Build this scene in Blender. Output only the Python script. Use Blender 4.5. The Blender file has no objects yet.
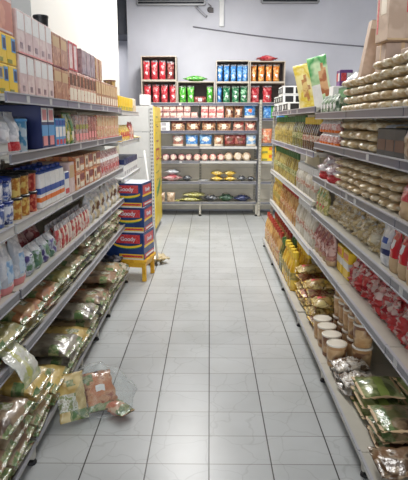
import bpy, bmesh, math, random
from mathutils import Vector, Matrix, noise
from math import sin, cos, pi, radians as R
rnd = random.Random(7)
S = bpy.context.scene
COL = S.collection

# ------------------------------------------------------------------ camera
cd = bpy.data.cameras.new('camera'); cam = bpy.data.objects.new('camera', cd); COL.objects.link(cam)
cd.sensor_fit = 'HORIZONTAL'; cd.sensor_width = 36.0; cd.lens = 548.0 / 408.0 * 36.0
cd.clip_start = 0.05; cd.clip_end = 100
cam.location = (0, 0, 1.65)
cam.rotation_euler = (R(90 - 12.25), 0, R(0.588))
S.camera = cam

# ------------------------------------------------------------------ world, lights, exposure
S.view_settings.view_transform = 'Standard'; S.view_settings.look = 'None'
S.view_settings.gamma = 1.0; S.view_settings.use_curve_mapping = False
S.view_settings.exposure = -0.15
w = bpy.data.worlds.new('world'); S.world = w; w.use_nodes = True
w.node_tree.nodes['Background'].inputs[0].default_value = (0.86, 0.92, 1.0, 1)
w.node_tree.nodes['Background'].inputs[1].default_value = 0.9

def area(name, loc, sx, sy, power, col=(1, 0.98, 0.95), rot=(0, 0, 0)):
    l = bpy.data.lights.new(name, 'AREA'); l.shape = 'RECTANGLE'; l.size = sx; l.size_y = sy
    l.energy = power; l.color = col
    o = bpy.data.objects.new(name, l); o.location = loc; o.rotation_euler = rot; COL.objects.link(o)
    return o
for i, (x, y, p) in enumerate([(-0.35, 7.8, 150), (0.25, 5.4, 80), (0.0, 2.9, 16), (0.0, -0.4, 6)]):
    area('tube_or_fill_light', (x, y, 3.75), 0.6, 1.8, p)
area('tube_or_fill_light', (-2.5, 10.75, 3.1), 1.2, 0.4, 26)  # fill light added under the soffit to brighten the alcove, not a real fitting
area('front_fill', (0.0, -14, 2.0), 7.5, 3.8, 1000, (0.95, 0.97, 1.0), (R(88), 0, 0))  # added fill behind the camera, lights the shelf fronts and back rack evenly

# ------------------------------------------------------------------ materials
SAT = 1.0
def lin(c):
    g_ = 0.3 * c[0] + 0.55 * c[1] + 0.15 * c[2]; c = tuple(g_ + (v - g_) * SAT for v in c)
    return tuple((v / 255 / 12.92) if v / 255 <= 0.04045 else ((v / 255 + 0.055) / 1.055) ** 2.4 for v in c) + (1,)
MC = {}
def P(name, c, rough=0.5, metal=0.0, spec=0.5, coat=0.0, trans=0.0, alpha=1.0):
    if name in MC: return MC[name]
    m = bpy.data.materials.new(name); m.use_nodes = True; b = m.node_tree.nodes['Principled BSDF']
    nt = m.node_tree
    # a faint mottling so that no surface is perfectly flat in tone
    tc = nt.nodes.new('ShaderNodeTexCoord'); n = nt.nodes.new('ShaderNodeTexNoise'); n.inputs['Scale'].default_value = 9
    nt.links.new(tc.outputs['Object'], n.inputs['Vector'])
    mx = nt.nodes.new('ShaderNodeMix'); mx.data_type = 'RGBA'
    l = lin(c); mx.inputs[6].default_value = tuple(v * 0.88 for v in l[:3]) + (1,); mx.inputs[7].default_value = tuple(min(1, v * 1.1) for v in l[:3]) + (1,)
    nt.links.new(n.outputs['Fac'], mx.inputs[0]); nt.links.new(mx.outputs[2], b.inputs['Base Color'])
    b.inputs['Roughness'].default_value = rough; b.inputs['Metallic'].default_value = metal
    b.inputs['Specular IOR Level'].default_value = spec; b.inputs['Coat Weight'].default_value = coat
    b.inputs['Coat Roughness'].default_value = 0.12
    b.inputs['Transmission Weight'].default_value = trans; b.inputs['Alpha'].default_value = alpha
    MC[name] = m; return m
def B(name, cols, scale=25, rough=0.35, bump=0.0, bscale=None, coat=0.3, detail=3, stretch=(1, 1, 1), hard=False):
    """printed or packed surface: several colours in patches, glossy film with creases"""
    if name in MC: return MC[name]
    m = bpy.data.materials.new(name); m.use_nodes = True; nt = m.node_tree; b = nt.nodes['Principled BSDF']
    tc = nt.nodes.new('ShaderNodeTexCoord'); mp = nt.nodes.new('ShaderNodeMapping'); mp.inputs['Scale'].default_value = stretch
    nt.links.new(tc.outputs['Object'], mp.inputs[0])
    n = nt.nodes.new('ShaderNodeTexNoise'); n.inputs['Scale'].default_value = scale; n.inputs['Detail'].default_value = detail
    n.noise_dimensions = '4D'
    oi = nt.nodes.new('ShaderNodeObjectInfo'); ml = nt.nodes.new('ShaderNodeMath'); ml.operation = 'MULTIPLY'; ml.inputs[1].default_value = 9
    nt.links.new(oi.outputs['Random'], ml.inputs[0]); nt.links.new(ml.outputs[0], n.inputs['W'])
    nt.links.new(mp.outputs[0], n.inputs['Vector'])
    r = nt.nodes.new('ShaderNodeValToRGB'); r.color_ramp.interpolation = 'CONSTANT' if hard else 'LINEAR'
    k = len(cols)
    while len(r.color_ramp.elements) < k: r.color_ramp.elements.new(0.5)
    for i, c in enumerate(cols):
        e = r.color_ramp.elements[i]; e.position = (0.0 if i == 0 else 0.36 + 0.28 * i / k); e.color = lin(c)
    nt.links.new(n.outputs['Fac'], r.inputs[0]); nt.links.new(r.outputs[0], b.inputs['Base Color'])
    b.inputs['Roughness'].default_value = rough; b.inputs['Coat Weight'].default_value = coat; b.inputs['Coat Roughness'].default_value = 0.12
    if bump:
        n2 = nt.nodes.new('ShaderNodeTexNoise'); n2.inputs['Scale'].default_value = bscale or scale * 1.3; n2.inputs['Detail'].default_value = 2
        nt.links.new(tc.outputs['Object'], n2.inputs['Vector'])
        bp = nt.nodes.new('ShaderNodeBump'); bp.inputs['Strength'].default_value = bump; bp.inputs['Distance'].default_value = 0.02
        nt.links.new(n2.outputs['Fac'], bp.inputs['Height']); nt.links.new(bp.outputs[0], b.inputs['Normal'])
        nt.links.new(bp.outputs[0], b.inputs['Coat Normal'])
    MC[name] = m; return m
def clear_film(name, tint=(0.95, 0.97, 0.97, 1), base=0.2, top=0.5):
    if name in MC: return MC[name]
    m = bpy.data.materials.new(name); m.use_nodes = True; nt = m.node_tree; nt.nodes.clear()
    o = nt.nodes.new('ShaderNodeOutputMaterial'); t = nt.nodes.new('ShaderNodeBsdfTransparent'); t.inputs[0].default_value = tint
    p = nt.nodes.new('ShaderNodeBsdfPrincipled'); p.inputs['Base Color'].default_value = (0.8, 0.82, 0.82, 1); p.inputs['Roughness'].default_value = 0.15
    n = nt.nodes.new('ShaderNodeTexNoise'); n.inputs['Scale'].default_value = 14; tc = nt.nodes.new('ShaderNodeTexCoord')
    nt.links.new(tc.outputs['Object'], n.inputs[0])
    bp = nt.nodes.new('ShaderNodeBump'); bp.inputs['Strength'].default_value = 0.9; bp.inputs['Distance'].default_value = 0.03
    nt.links.new(n.outputs['Fac'], bp.inputs['Height']); nt.links.new(bp.outputs[0], p.inputs['Normal'])
    lw = nt.nodes.new('ShaderNodeLayerWeight'); lw.inputs[0].default_value = 0.35; nt.links.new(bp.outputs[0], lw.inputs['Normal'])
    mr = nt.nodes.new('ShaderNodeMapRange'); mr.inputs[3].default_value = base; mr.inputs[4].default_value = top
    nt.links.new(lw.outputs['Facing'], mr.inputs[0])
    mx = nt.nodes.new('ShaderNodeMixShader'); nt.links.new(mr.outputs[0], mx.inputs[0]); nt.links.new(t.outputs[0], mx.inputs[1]); nt.links.new(p.outputs[0], mx.inputs[2])
    nt.links.new(mx.outputs[0], o.inputs[0]); MC[name] = m; return m

def floor_material():
    m = bpy.data.materials.new('white_floor_tile'); m.use_nodes = True; nt = m.node_tree; b = nt.nodes['Principled BSDF']
    tc = nt.nodes.new('ShaderNodeTexCoord'); mp = nt.nodes.new('ShaderNodeMapping'); mp.inputs['Location'].default_value = (0, -0.1745, 0)
    nt.links.new(tc.outputs['Object'], mp.inputs[0])
    def brick(w, h, mort, sm, c1, c2, cm):
        t = nt.nodes.new('ShaderNodeTexBrick'); t.offset = 0; t.squash = 1
        t.inputs['Scale'].default_value = 1; t.inputs['Brick Width'].default_value = w; t.inputs['Row Height'].default_value = h
        t.inputs['Mortar Size'].default_value = mort; t.inputs['Mortar Smooth'].default_value = sm
        t.inputs['Color1'].default_value = c1; t.inputs['Color2'].default_value = c2; t.inputs['Mortar'].default_value = cm
        nt.links.new(mp.outputs[0], t.inputs['Vector']); return t
    a = brick(0.307, 0.2475, 0.0028, 0.3, (0.49, 0.51, 0.515, 1), (0.54, 0.56, 0.565, 1), (0.20, 0.19, 0.18, 1))
    # the long joints down the aisle are wider and dirtier
    l = brick(0.307, 400, 0.0042, 0.3, (1, 1, 1, 1), (1, 1, 1, 1), (0.20, 0.19, 0.19, 1))
    mu = nt.nodes.new('ShaderNodeMix'); mu.data_type = 'RGBA'; mu.blend_type = 'MULTIPLY'; mu.inputs[0].default_value = 1
    nt.links.new(a.outputs['Color'], mu.inputs[6]); nt.links.new(l.outputs['Color'], mu.inputs[7])
    # embossed faint curly outline on the tiles
    v = nt.nodes.new('ShaderNodeTexVoronoi'); v.feature = 'DISTANCE_TO_EDGE'; v.inputs['Scale'].default_value = 4.4
    n0 = nt.nodes.new('ShaderNodeTexNoise'); n0.inputs['Scale'].default_value = 6; nt.links.new(mp.outputs[0], n0.inputs['Vector'])
    av = nt.nodes.new('ShaderNodeMix'); av.data_type = 'RGBA'; av.blend_type = 'LINEAR_LIGHT'; av.inputs[0].default_value = 0.06
    nt.links.new(mp.outputs[0], av.inputs[6]); nt.links.new(n0.outputs['Color'], av.inputs[7]); nt.links.new(av.outputs[2], v.inputs['Vector'])
    r = nt.nodes.new('ShaderNodeValToRGB'); r.color_ramp.elements[0].position = 0.0; r.color_ramp.elements[0].color = (0.80, 0.80, 0.79, 1)
    r.color_ramp.elements[1].position = 0.02; r.color_ramp.elements[1].color = (1, 1, 1, 1)
    nt.links.new(v.outputs['Distance'], r.inputs[0])
    m2 = nt.nodes.new('ShaderNodeMix'); m2.data_type = 'RGBA'; m2.blend_type = 'MULTIPLY'; m2.inputs[0].default_value = 0.75
    nt.links.new(mu.outputs[2], m2.inputs[6]); nt.links.new(r.outputs[0], m2.inputs[7])
    # worn, soiled patches
    n = nt.nodes.new('ShaderNodeTexNoise'); n.inputs['Scale'].default_value = 2.2; n.inputs['Detail'].default_value = 5; nt.links.new(mp.outputs[0], n.inputs['Vector'])
    r2 = nt.nodes.new('ShaderNodeValToRGB'); r2.color_ramp.elements[0].position = 0.3; r2.color_ramp.elements[0].color = (0.86, 0.86, 0.85, 1); r2.color_ramp.elements[1].position = 0.6
    nt.links.new(n.outputs['Fac'], r2.inputs[0])
    m3 = nt.nodes.new('ShaderNodeMix'); m3.data_type = 'RGBA'; m3.blend_type = 'MULTIPLY'; m3.inputs[0].default_value = 1
    nt.links.new(m2.outputs[2], m3.inputs[6]); nt.links.new(r2.outputs[0], m3.inputs[7]); nt.links.new(m3.outputs[2], b.inputs['Base Color'])
    b.inputs['Roughness'].default_value = 0.29; b.inputs['Specular IOR Level'].default_value = 0.35
    bp = nt.nodes.new('ShaderNodeBump'); bp.inputs['Strength'].default_value = 0.25; bp.inputs['Distance'].default_value = 0.002
    nt.links.new(m2.outputs[2], bp.inputs['Height']); nt.links.new(bp.outputs[0], b.inputs['Normal'])
    return m
def wall_material(name, c, dirt=0.93):
    m = bpy.data.materials.new(name); m.use_nodes = True; nt = m.node_tree; b = nt.nodes['Principled BSDF']
    tc = nt.nodes.new('ShaderNodeTexCoord'); n = nt.nodes.new('ShaderNodeTexNoise'); n.inputs['Scale'].default_value = 1.1; n.inputs['Detail'].default_value = 6
    nt.links.new(tc.outputs['Object'], n.inputs[0]); l = lin(c)
    r = nt.nodes.new('ShaderNodeValToRGB'); r.color_ramp.elements[0].position = 0.35; r.color_ramp.elements[0].color = tuple(v * dirt for v in l[:3]) + (1,)
    r.color_ramp.elements[1].position = 0.6; r.color_ramp.elements[1].color = l
    nt.links.new(n.outputs['Fac'], r.inputs[0]); nt.links.new(r.outputs[0], b.inputs['Base Color']); b.inputs['Roughness'].default_value = 0.75
    bp = nt.nodes.new('ShaderNodeBump'); bp.inputs['Strength'].default_value = 0.06
    nt.links.new(n.outputs['Fac'], bp.inputs['Height']); nt.links.new(bp.outputs[0], b.inputs['Normal'])
    return m

# ------------------------------------------------------------------ mesh helpers
class MB:
    def __init__(s): s.v = []; s.f = []; s.m = []
    def add(s, vs, fs, mi=0):
        k = len(s.v); s.v += [tuple(q) for q in vs]
        for i, f in enumerate(fs):
            s.f.append(tuple(k + j for j in f)); s.m.append(mi[i] if isinstance(mi, list) else mi)
    def box(s, x0, x1, y0, y1, z0, z1, mi=0, ch=0.0):
        if ch <= 0:
            vs = [(x, y, z) for z in (z0, z1) for y in (y0, y1) for x in (x0, x1)]
            s.add(vs, [(0, 2, 3, 1), (4, 5, 7, 6), (0, 1, 5, 4), (2, 6, 7, 3), (0, 4, 6, 2), (1, 3, 7, 5)], mi); return
        bm = bmesh.new(); bmesh.ops.create_cube(bm, size=1)
        for q in bm.verts: q.co = ((x0 + x1) / 2 + q.co.x * (x1 - x0), (y0 + y1) / 2 + q.co.y * (y1 - y0), (z0 + z1) / 2 + q.co.z * (z1 - z0))
        bmesh.ops.bevel(bm, geom=list(bm.edges), offset=ch, segments=1, affect='EDGES')
        bm.verts.ensure_lookup_table()
        s.add([q.co for q in bm.verts], [[q.index for q in f.verts] for f in bm.faces], mi); bm.free()
    def lathe(s, prof, n=14, c=(0, 0, 0), mi=0):
        """prof: (radius, z[, material])"""
        vs = []; fs = []; ms = []
        for q in prof:
            for k in range(n): vs.append((c[0] + q[0] * cos(2 * pi * k / n), c[1] + q[0] * sin(2 * pi * k / n), c[2] + q[1]))
        for i in range(len(prof) - 1):
            mm = prof[i][2] if len(prof[i]) > 2 else mi
            for k in range(n):
                fs.append((i * n + k, i * n + (k + 1) % n, (i + 1) * n + (k + 1) % n, (i + 1) * n + k)); ms.append(mm)
        fs.append(tuple(range(n - 1, -1, -1))); ms.append(mi)
        fs.append(tuple((len(prof) - 1) * n + k for k in range(n))); ms.append(prof[-1][2] if len(prof[-1]) > 2 else mi)
        s.add(vs, fs, ms)
    def tube(s, pts, r, n=8, mi=0):
        pts = [Vector(p) for p in pts]; vs = []; fs = []
        for i, p in enumerate(pts):
            t = (pts[min(i + 1, len(pts) - 1)] - pts[max(i - 1, 0)]).normalized()
            a = t.cross(Vector((0.31, 0.17, 0.93))).normalized() if abs(t.z) < 0.9 else t.cross(Vector((1, 0, 0))).normalized()
            bb = t.cross(a)
            for k in range(n): vs.append(p + a * (r * cos(2 * pi * k / n)) + bb * (r * sin(2 * pi * k / n)))
        for i in range(len(pts) - 1):
            for k in range(n): fs.append((i * n + k, i * n + (k + 1) % n, (i + 1) * n + (k + 1) % n, (i + 1) * n + k))
        fs.append(tuple(range(n - 1, -1, -1))); fs.append(tuple((len(pts) - 1) * n + k for k in range(n)))
        s.add(vs, fs, mi)
    def mesh(s, name, mats, smooth=False):
        me = bpy.data.meshes.new(name); me.from_pydata(s.v, [], s.f)
        for m in mats: me.materials.append(m)
        me.polygons.foreach_set('material_index', s.m)
        if smooth: me.polygons.foreach_set('use_smooth', [True] * len(s.f))
        me.update()
        bm = bmesh.new(); bm.from_mesh(me); bmesh.ops.recalc_face_normals(bm, faces=bm.faces[:]); bm.to_mesh(me); bm.free()
        return me
def link(name, me, parent=None, loc=(0, 0, 0), rot=(0, 0, 0)):
    o = bpy.data.objects.new(name, me); o.location = loc; o.rotation_euler = rot; COL.objects.link(o)
    if parent: o.parent = parent
    return o
def tag(o, label, cat, group=None, kind=None):
    if label: o['label'] = label
    if cat: o['category'] = cat
    if group: o['group'] = group
    if kind: o['kind'] = kind
    if label and not 4 <= len(label.split()) <= 16: print('LABEL LENGTH', len(label.split()), label)
    return o
def struct(name, mb, mats, smooth=False, parent=None):
    o = link(name, mb.mesh(name, mats, smooth), parent)
    if not parent: o['kind'] = 'structure'
    return o

# A kind of product: name + list of (part name, mesh, parent part index or None[, part label])
class Kind:
    def __init__(s, name, parts, w, d, h): s.name = name; s.parts = parts; s.w = w; s.d = d; s.h = h
SEEN = {}
def put(k, loc, rz, label, cat, group=None, rx=0.0, ry=0.0):
    if len(k.parts) == 1 and k.parts[0][0] is None:
        root = link(k.name, k.parts[0][1], None, loc, (rx, ry, rz))
    else:
        root = link(k.name, None, None, loc, (rx, ry, rz)); root.empty_display_size = 0.05; made = []
        for p in k.parts:
            o = link(p[0], p[1], made[p[2]] if p[2] is not None else root)
            if len(p) > 3 and p[3]: o['label'] = p[3]
            made.append(o)
    tag(root, label, cat, group)
    SEEN[label] = SEEN.get(label, 0) + 1
    return root
ORD = ['first', 'second', 'third', 'fourth', 'fifth', 'sixth', 'seventh', 'eighth', 'ninth', 'tenth', 'eleventh', 'twelfth', 'thirteenth',
       'fourteenth', 'fifteenth', 'sixteenth', 'seventeenth', 'eighteenth', 'nineteenth', 'twentieth']
LAY = {1: [''], 2: ['lower layer, ', 'upper layer, '], 3: ['bottom layer, ', 'middle layer, ', 'top layer, '],
       4: ['bottom layer, ', 'second layer, ', 'third layer, ', 'top layer, '], 5: ['bottom layer, ', 'second layer, ', 'third layer, ', 'fourth layer, ', 'top layer, ']}
LX, RX = -0.885, 0.815
def run(k, desc, cat, side, z, a, b, n, where, layers=1, rows=1, setback=0.01, lh=None, jit=0.002, twist=1.3, group=None, skip=(), rowgap=0.006, front=None, tops=None):
    """one row of equal products along a shelf; a..b from the near (or left) end"""
    group = (group or desc + ' row, ' + where) if n * layers * rows > 1 else None
    st = (b - a) / n
    fx = front if front is not None else {'L': LX, 'R': RX, 'B': 9.62}[side]
    for r in range(rows):
        for la in range(layers):
            for i in range(n):
                if (i, la) in skip: continue
                if tops and la >= tops[i]: continue
                c = a + st * (i + 0.5) + rnd.uniform(-jit, jit)
                dd = setback + k.d / 2 + r * (k.d + rowgap) + rnd.uniform(0, jit)
                zz = z + la * (lh or k.h + 0.001)
                tw = R(rnd.uniform(-twist, twist))
                if side == 'L': loc = (fx - dd, c, zz); rz = pi / 2
                elif side == 'R': loc = (fx + dd, c, zz); rz = -pi / 2
                else: loc = (c, fx + dd, zz); rz = 0
                nm = '' if n == 1 else (ORD[i] + (' from the left, ' if side == 'B' else ' from near end, '))
                rw = '' if rows == 1 else ('front row, ' if r == 0 else 'second row back, ' if r == 1 else 'third row back, ')
                put(k, loc, rz + tw, f'{desc}, {nm}{LAY[layers][la]}{rw}{where}', cat, group)

def carton(name, w, d, h, mats, front=(), side=(), top=(), seam=True, ch=0.004):
    """printed carton: chamfered box, printed panels as thin plates, top flap seam. mats[0] is the board."""
    mb = MB(); mb.box(-w / 2, w / 2, -d / 2, d / 2, 0, h, 0, min(ch, w * 0.06, h * 0.06))
    e = 0.0012; g = 0.0006
    for (u0, v0, u1, v1, mi) in front:
        mb.box(-w / 2 + u0 * w, -w / 2 + u1 * w, -d / 2 - e, -d / 2 + g, v0 * h, v1 * h, mi); e += 0.0004
    e = 0.0012
    for (u0, v0, u1, v1, mi) in side:
        for sg in (-1, 1):
            x0, x1 = sorted((sg * (w / 2 - g), sg * (w / 2 + e)))
            y0, y1 = (-d / 2 + u0 * d, -d / 2 + u1 * d)
            mb.box(x0, x1, y0, y1, v0 * h, v1 * h, mi)
        e += 0.0004
    e = 0.0012
    for (u0, v0, u1, v1, mi) in top:
        mb.box(-w / 2 + u0 * w, -w / 2 + u1 * w, -d / 2 + v0 * d, -d / 2 + v1 * d, h - g, h + e, mi); e += 0.0004
    if seam: mb.box(-w * 0.47, w * 0.47, -0.0015, 0.0015, h - 0.001, h + 0.0008, 0)
    return Kind(name, [(None, mb.mesh(name, mats), None)], w, d, h + 0.0015)

def pouch_mesh(name, w, h, t, mats, design=None, nu=10, nv=14, stand=True, box=0.55, seal=0.10, wr=0.12, seed=0, lie=False, sag=0.0, edge=0.0, full=0.6, back=None):
    """film bag. stand: flat bottom and crimped top; otherwise a pillow crimped at both ends. lie: front face up, v=0 end towards the aisle."""
    mb = MB(); vs = []; fs = []; ms = []
    us = [-cos(pi * i / nu) for i in range(nu + 1)]
    ring = [(u, -1) for u in us] + [(u, 1) for u in us[-2:0:-1]]
    N = len(ring)
    for j in range(nv + 1):
        v = j / nv
        if stand: th = min(1.0, 0.82 + v * 1.2) if v < 0.5 else 1.0
        else: th = min(1.0, (max(0, v - seal) / 0.30) ** full) if v < 0.5 else 1.0
        if v >= 0.5: th *= max(0.0, min(1.0, ((1 - seal - v) / 0.34))) ** full if v < 1 - seal else 0.0
        T = max(t * th, 0.004)
        ww = w * (1.0 - 0.07 * th)
        for (u, sgn) in ring:
            yy = sgn * T / 2 * (max(0.0, 1 - abs(u) ** 2.6)) ** box
            p = Vector((u * ww / 2, yy, v * h))
            q = Vector((p.x, p.y * 2, p.z)) * (5.5 / max(w, 0.1) * 0.22 * 5) + Vector((seed * 7.3, seed * 3.1, seed))
            nn = noise.noise(q) * wr * t * (0.35 + 0.65 * th); n2 = noise.noise(q * 2.3 + Vector((9, 4, 2))) * wr * t * 0.6
            p.y += sgn * (nn + n2) if abs(u) < 0.98 else nn
            p.x += n2 * 0.6; p.z += n2 * 0.4 * (1 if 0.02 < v else 0)
            vs.append(p)
    for j in range(nv):
        for k in range(N):
            k2 = (k + 1) % N
            fs.append((j * N + k, j * N + k2, (j + 1) * N + k2, (j + 1) * N + k))
            u = (ring[k][0] + ring[k2][0]) / 2; v = (j + 0.5) / nv
            fr = k < nu
            ms.append((design(u, v) if design else 0) if fr else ((back(u, v) if back else (design(u, v) if (design and (abs(u) > 0.93)) else 0))))
    fs.append(tuple(range(N - 1, -1, -1))); ms.append(0); fs.append(tuple(nv * N + k for k in range(N))); ms.append(0)
    if lie:
        o = []
        for p in vs:
            x, y, z = p.x, p.z - h / 2, min(t, max(0.0, -p.y + t / 2))
            if sag and y < -h / 2 + edge:
                dd = (-h / 2 + edge) - y; z -= sag * dd * dd / max(edge, 0.01); y += 0.25 * dd * dd / max(edge, .01)
            o.append((x, y, z))
        vs = o
    mb.add(vs, fs, ms)
    return mb.mesh(name, mats, True)
def pouch(name, w, h, t, mats, design=None, **kw):
    me = pouch_mesh(name, w, h, t, mats, design, **kw)
    if kw.get('lie'): return Kind(name, [(None, me, None)], w, h, t)
    return Kind(name, [(None, me, None)], w, t, h)

def el(u, v, cu, cv, ru, rv): return ((u - cu) / ru) ** 2 + ((v - cv) / rv) ** 2 < 1
def bottle(name, r, h, body, cap, label=None, neck=0.35, seg=12, shape=0, caph=0.055):
    """moulded bottle: shouldered body with grip waist, neck, ribbed cap, wrapped label"""
    hb = h - caph * 0.75
    mb = MB()
    if shape == 0:   # slender oil bottle
        pr = [(r * .86, 0), (r, .012 * h / .3), (r, hb * .22), (r * .95, hb * .27), (r, hb * .32), (r, hb * .55), (r * .93, hb * .64), (r * .70, hb * .76), (r * neck, hb * .90), (r * neck, hb)]
    else:            # straighter jar-like bottle
        pr = [(r * .9, 0), (r, .01), (r, hb * .66), (r * .94, hb * .74), (r * .6, hb * .88), (r * neck, hb * .93), (r * neck, hb)]
    mb.lathe(pr, seg); parts = [('bottle_body', mb.mesh(name + '_body', [body], True), None)]
    c = MB(); rc = r * neck * 1.25
    c.lathe([(rc * .96, hb - caph * .3), (rc, hb - caph * .25), (rc, h - .006), (rc * .86, h)], seg)
    parts.append(('cap', c.mesh(name + '_cap', [cap]), None))
    if label:
        l = MB(); l.lathe([(r * 1.012, hb * .33), (r * 1.016, hb * .335), (r * 1.016, hb * .535), (r * 1.012, hb * .54)], seg)
        parts.append(('label', l.mesh(name + '_label', [label], True), None))
    return Kind(name, parts, 2 * r, 2 * r, h)
def tub(name, r, h, body, lid, seg=16, taper=0.9, label=None, lidh=0.014):
    mb = MB(); mb.lathe([(r * taper, 0), (r * taper * 1.02, .004), (r * .985, h - lidh), (r * .985, h - lidh * .6)], seg)
    l = MB(); l.lathe([(r * 1.0, h - lidh), (r * 1.05, h - lidh * .9), (r * 1.05, h - .003), (r * .97, h), (r * .90, h), (r * .88, h - .003)], seg)
    parts = [('tub_body', mb.mesh(name + '_body', [body], True), None), ('lid', l.mesh(name + '_lid', [lid], False), None)]
    if label:
        q = MB(); a = taper; q.lathe([(r * (a + .03) + .001, h * .18), (r * (a + .03) + .002, h * .2), (r * .985 + .001, h * .75), (r * .985, h * .77)], seg)
        parts.append(('label', q.mesh(name + '_label', [label], True), None))
    return Kind(name, parts, 2.1 * r, 2.1 * r, h)
def nest_pack(name, lobes, lw, dep, h, mats, seed=0, along='x'):
    """film pack of pasta nests: a row of swollen lobes with pinched film between and crimped film ends"""
    mb = MB(); nx = lobes * 9 + 2; nr = 12; L = lobes * lw; vs = []; fs = []; ms = []
    for i in range(nx + 1):
        s = -L / 2 + L * i / nx
        ph = (s + L / 2) / lw
        b = 0.60 + 0.40 * abs(sin(pi * ph)) ** .6
        endf = min(1, (min(s + L / 2, L / 2 - s) / (lw * .3) + .12)) ** .5
        for k in range(nr):
            a = 2 * pi * k / nr
            c, sn = cos(a), sin(a)
            cx = math.copysign(abs(c) ** .75, c); sx = math.copysign(abs(sn) ** .75, sn)
            y = cx * dep / 2 * b * endf; z = h / 2 + sx * h / 2 * b * endf
            q = Vector((s * 22, y * 22, z * 22)) + Vector((seed * 5, 1, 2))
            nn = noise.noise(q) * h * .10
            vs.append((s, y + nn, max(0, z + nn * .7)))
    for i in range(nx):
        for k in range(nr):
            fs.append((i * nr + k, i * nr + (k + 1) % nr, (i + 1) * nr + (k + 1) % nr, (i + 1) * nr + k))
            ms.append(1 if len(mats) > 1 and (i == 0 or i == nx - 1) else 0)
    fs.append(tuple(range(nr))); ms.append(0); fs.append(tuple(nx * nr + k for k in range(nr - 1, -1, -1))); ms.append(0)
    if along == 'y': vs = [(-y, x, z) for x, y, z in vs]
    mb.add(vs, fs, ms)
    me = mb.mesh(name, mats, True)
    return Kind(name, [(None, me, None)], L if along == 'x' else dep, dep if along == 'x' else L, h)
def text_mesh(s, size, mat, ext=0.0012):
    c = bpy.data.curves.new('lettering', 'FONT'); c.body = s; c.size = size; c.align_x = 'CENTER'; c.align_y = 'CENTER'; c.extrude = ext; c.offset = size * .02
    o = bpy.data.objects.new('lettering', c); COL.objects.link(o)
    bpy.context.view_layer.update()
    me = bpy.data.meshes.new_from_object(o.evaluated_get(bpy.context.evaluated_depsgraph_get()))
    bpy.data.objects.remove(o); bpy.data.curves.remove(c)
    me.materials.clear(); me.materials.append(mat); return me

#PART2
# ------------------------------------------------------------------ the shell of the room
FLOOR = floor_material(); WALLG = wall_material('grey_lilac_paint', (209, 210, 219), 0.88); WALLW = wall_material('white_paint', (206, 206, 201), 0.97)
CEIL = P('ceiling_paint', (225, 225, 225), 0.8); DARK = P('dark_grey', (40, 40, 44), 0.6); BLACK = P('black_plastic', (22, 22, 24), 0.45)
mb = MB(); mb.box(-4, 4, -4, 13, -0.1, 0); struct('floor', mb, [FLOOR])
mb = MB(); mb.box(-4, 4, -4, 13, 4.1, 4.2); struct('ceiling', mb, [CEIL])
mb = MB(); mb.box(-1.46, 4, 10.22, 10.5, 0, 4.1); struct('wall_back', mb, [WALLG])
mb = MB(); mb.box(-4, -1.46, 11.2, 11.4, 0, 4.1); struct('wall_alcove', mb, [WALLG])
mb = MB(); mb.box(-3.9, -1.46, 10.4, 11.2, 3.17, 4.1); struct('trim_1', mb, [P('soffit_grey', (86, 88, 96), 0.8)])
mb = MB(); mb.box(-4.1, -3.9, -4, 12, 0, 4.1); struct('wall_left', mb, [WALLG])
mb = MB(); mb.box(3.9, 4.1, -4, 10.3, 0, 4.1); struct('wall_right', mb, [WALLG])
mb = MB(); mb.box(-2.3, -1.37, 4.46, 8.6, 0, 4.1); struct('wall_pier', mb, [WALLW])
FRAME = P('window_frame_metal', (150, 150, 152), 0.4, 0.6); GLASS = P('dark_window_glass', (46, 48, 54), 0.12)
for i, (x0, x1, z0) in enumerate([(-1.27, -0.09, 3.61), (0.90, 1.88, 3.64)]):
    w_ = link(f'window_{i+1}', None, None, ((x0 + x1) / 2, 10.22, z0)); w_['kind'] = 'structure'
    hw = (x1 - x0) / 2
    mb = MB(); mb.box(-hw, hw, -.06, -.002, 0, .035, 0, .004); mb.box(-hw, hw, -.06, -.002, .40, .435, 0, .004)
    for s in (-1, 1): mb.box(s * hw - .018, s * hw + .018, -.058, -.002, .02, .42, 0, .003)
    link('window_frame', mb.mesh('window_frame', [FRAME]), w_)
    mb = MB(); mb.box(-hw + .01, hw - .01, -.03, -.012, .03, .41)
    link('pane', mb.mesh('pane', [GLASS]), w_)
    mb = MB()
    for k in range(4): mb.box(-hw + .02, hw - .02, -.045, -.028, .07 + k * .085, .082 + k * .085)
    link('louvre', mb.mesh('louvre', [FRAME]), w_)
mb = MB()
pts = [(-.30 + 3.03 * t, 10.205, 3.27 - .335 * t - .03 * sin(pi * t)) for t in [i / 16 for i in range(17)]]
mb.tube(pts, .011, 6); tag(link('cable', mb.mesh('cable', [P('cable_grey', (120, 120, 128), .6)], True)), 'thin dark cable sagging across the grey back wall', 'cable')
mb = MB(); mb.box(.165, .245, 10.17, 10.218, 3.27, 3.72, 0, .006); mb.box(.155, .255, 10.165, 10.218, 3.70, 3.74, 0, .004)
tag(link('conduit', mb.mesh('conduit', [P('conduit_white', (236, 236, 236), .5)])), 'short white vertical cable trunking on the back wall', 'conduit')
mb = MB(); mb.tube([(-.24, 10.2, 3.60), (-.20, 10.17, 3.55), (-.09, 10.18, 3.45), (-.06, 10.2, 3.44)], .022, 8)
tag(link('drain_pipe', mb.mesh('drain_pipe', [P('pipe_grey', (168, 168, 176), .5)], True)), 'short grey slanting pipe under the left window louvre', 'pipe')
mb = MB(); mb.lathe([(.05, 0), (.05, .02), (.03, .03)], 10); mb.box(-.02, .06, -.05, .03, .01, .04, 0, .004); mb.tube([(0, 0, .03), (.02, .05, .05), (-.03, .09, .04)], .008, 6)
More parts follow.
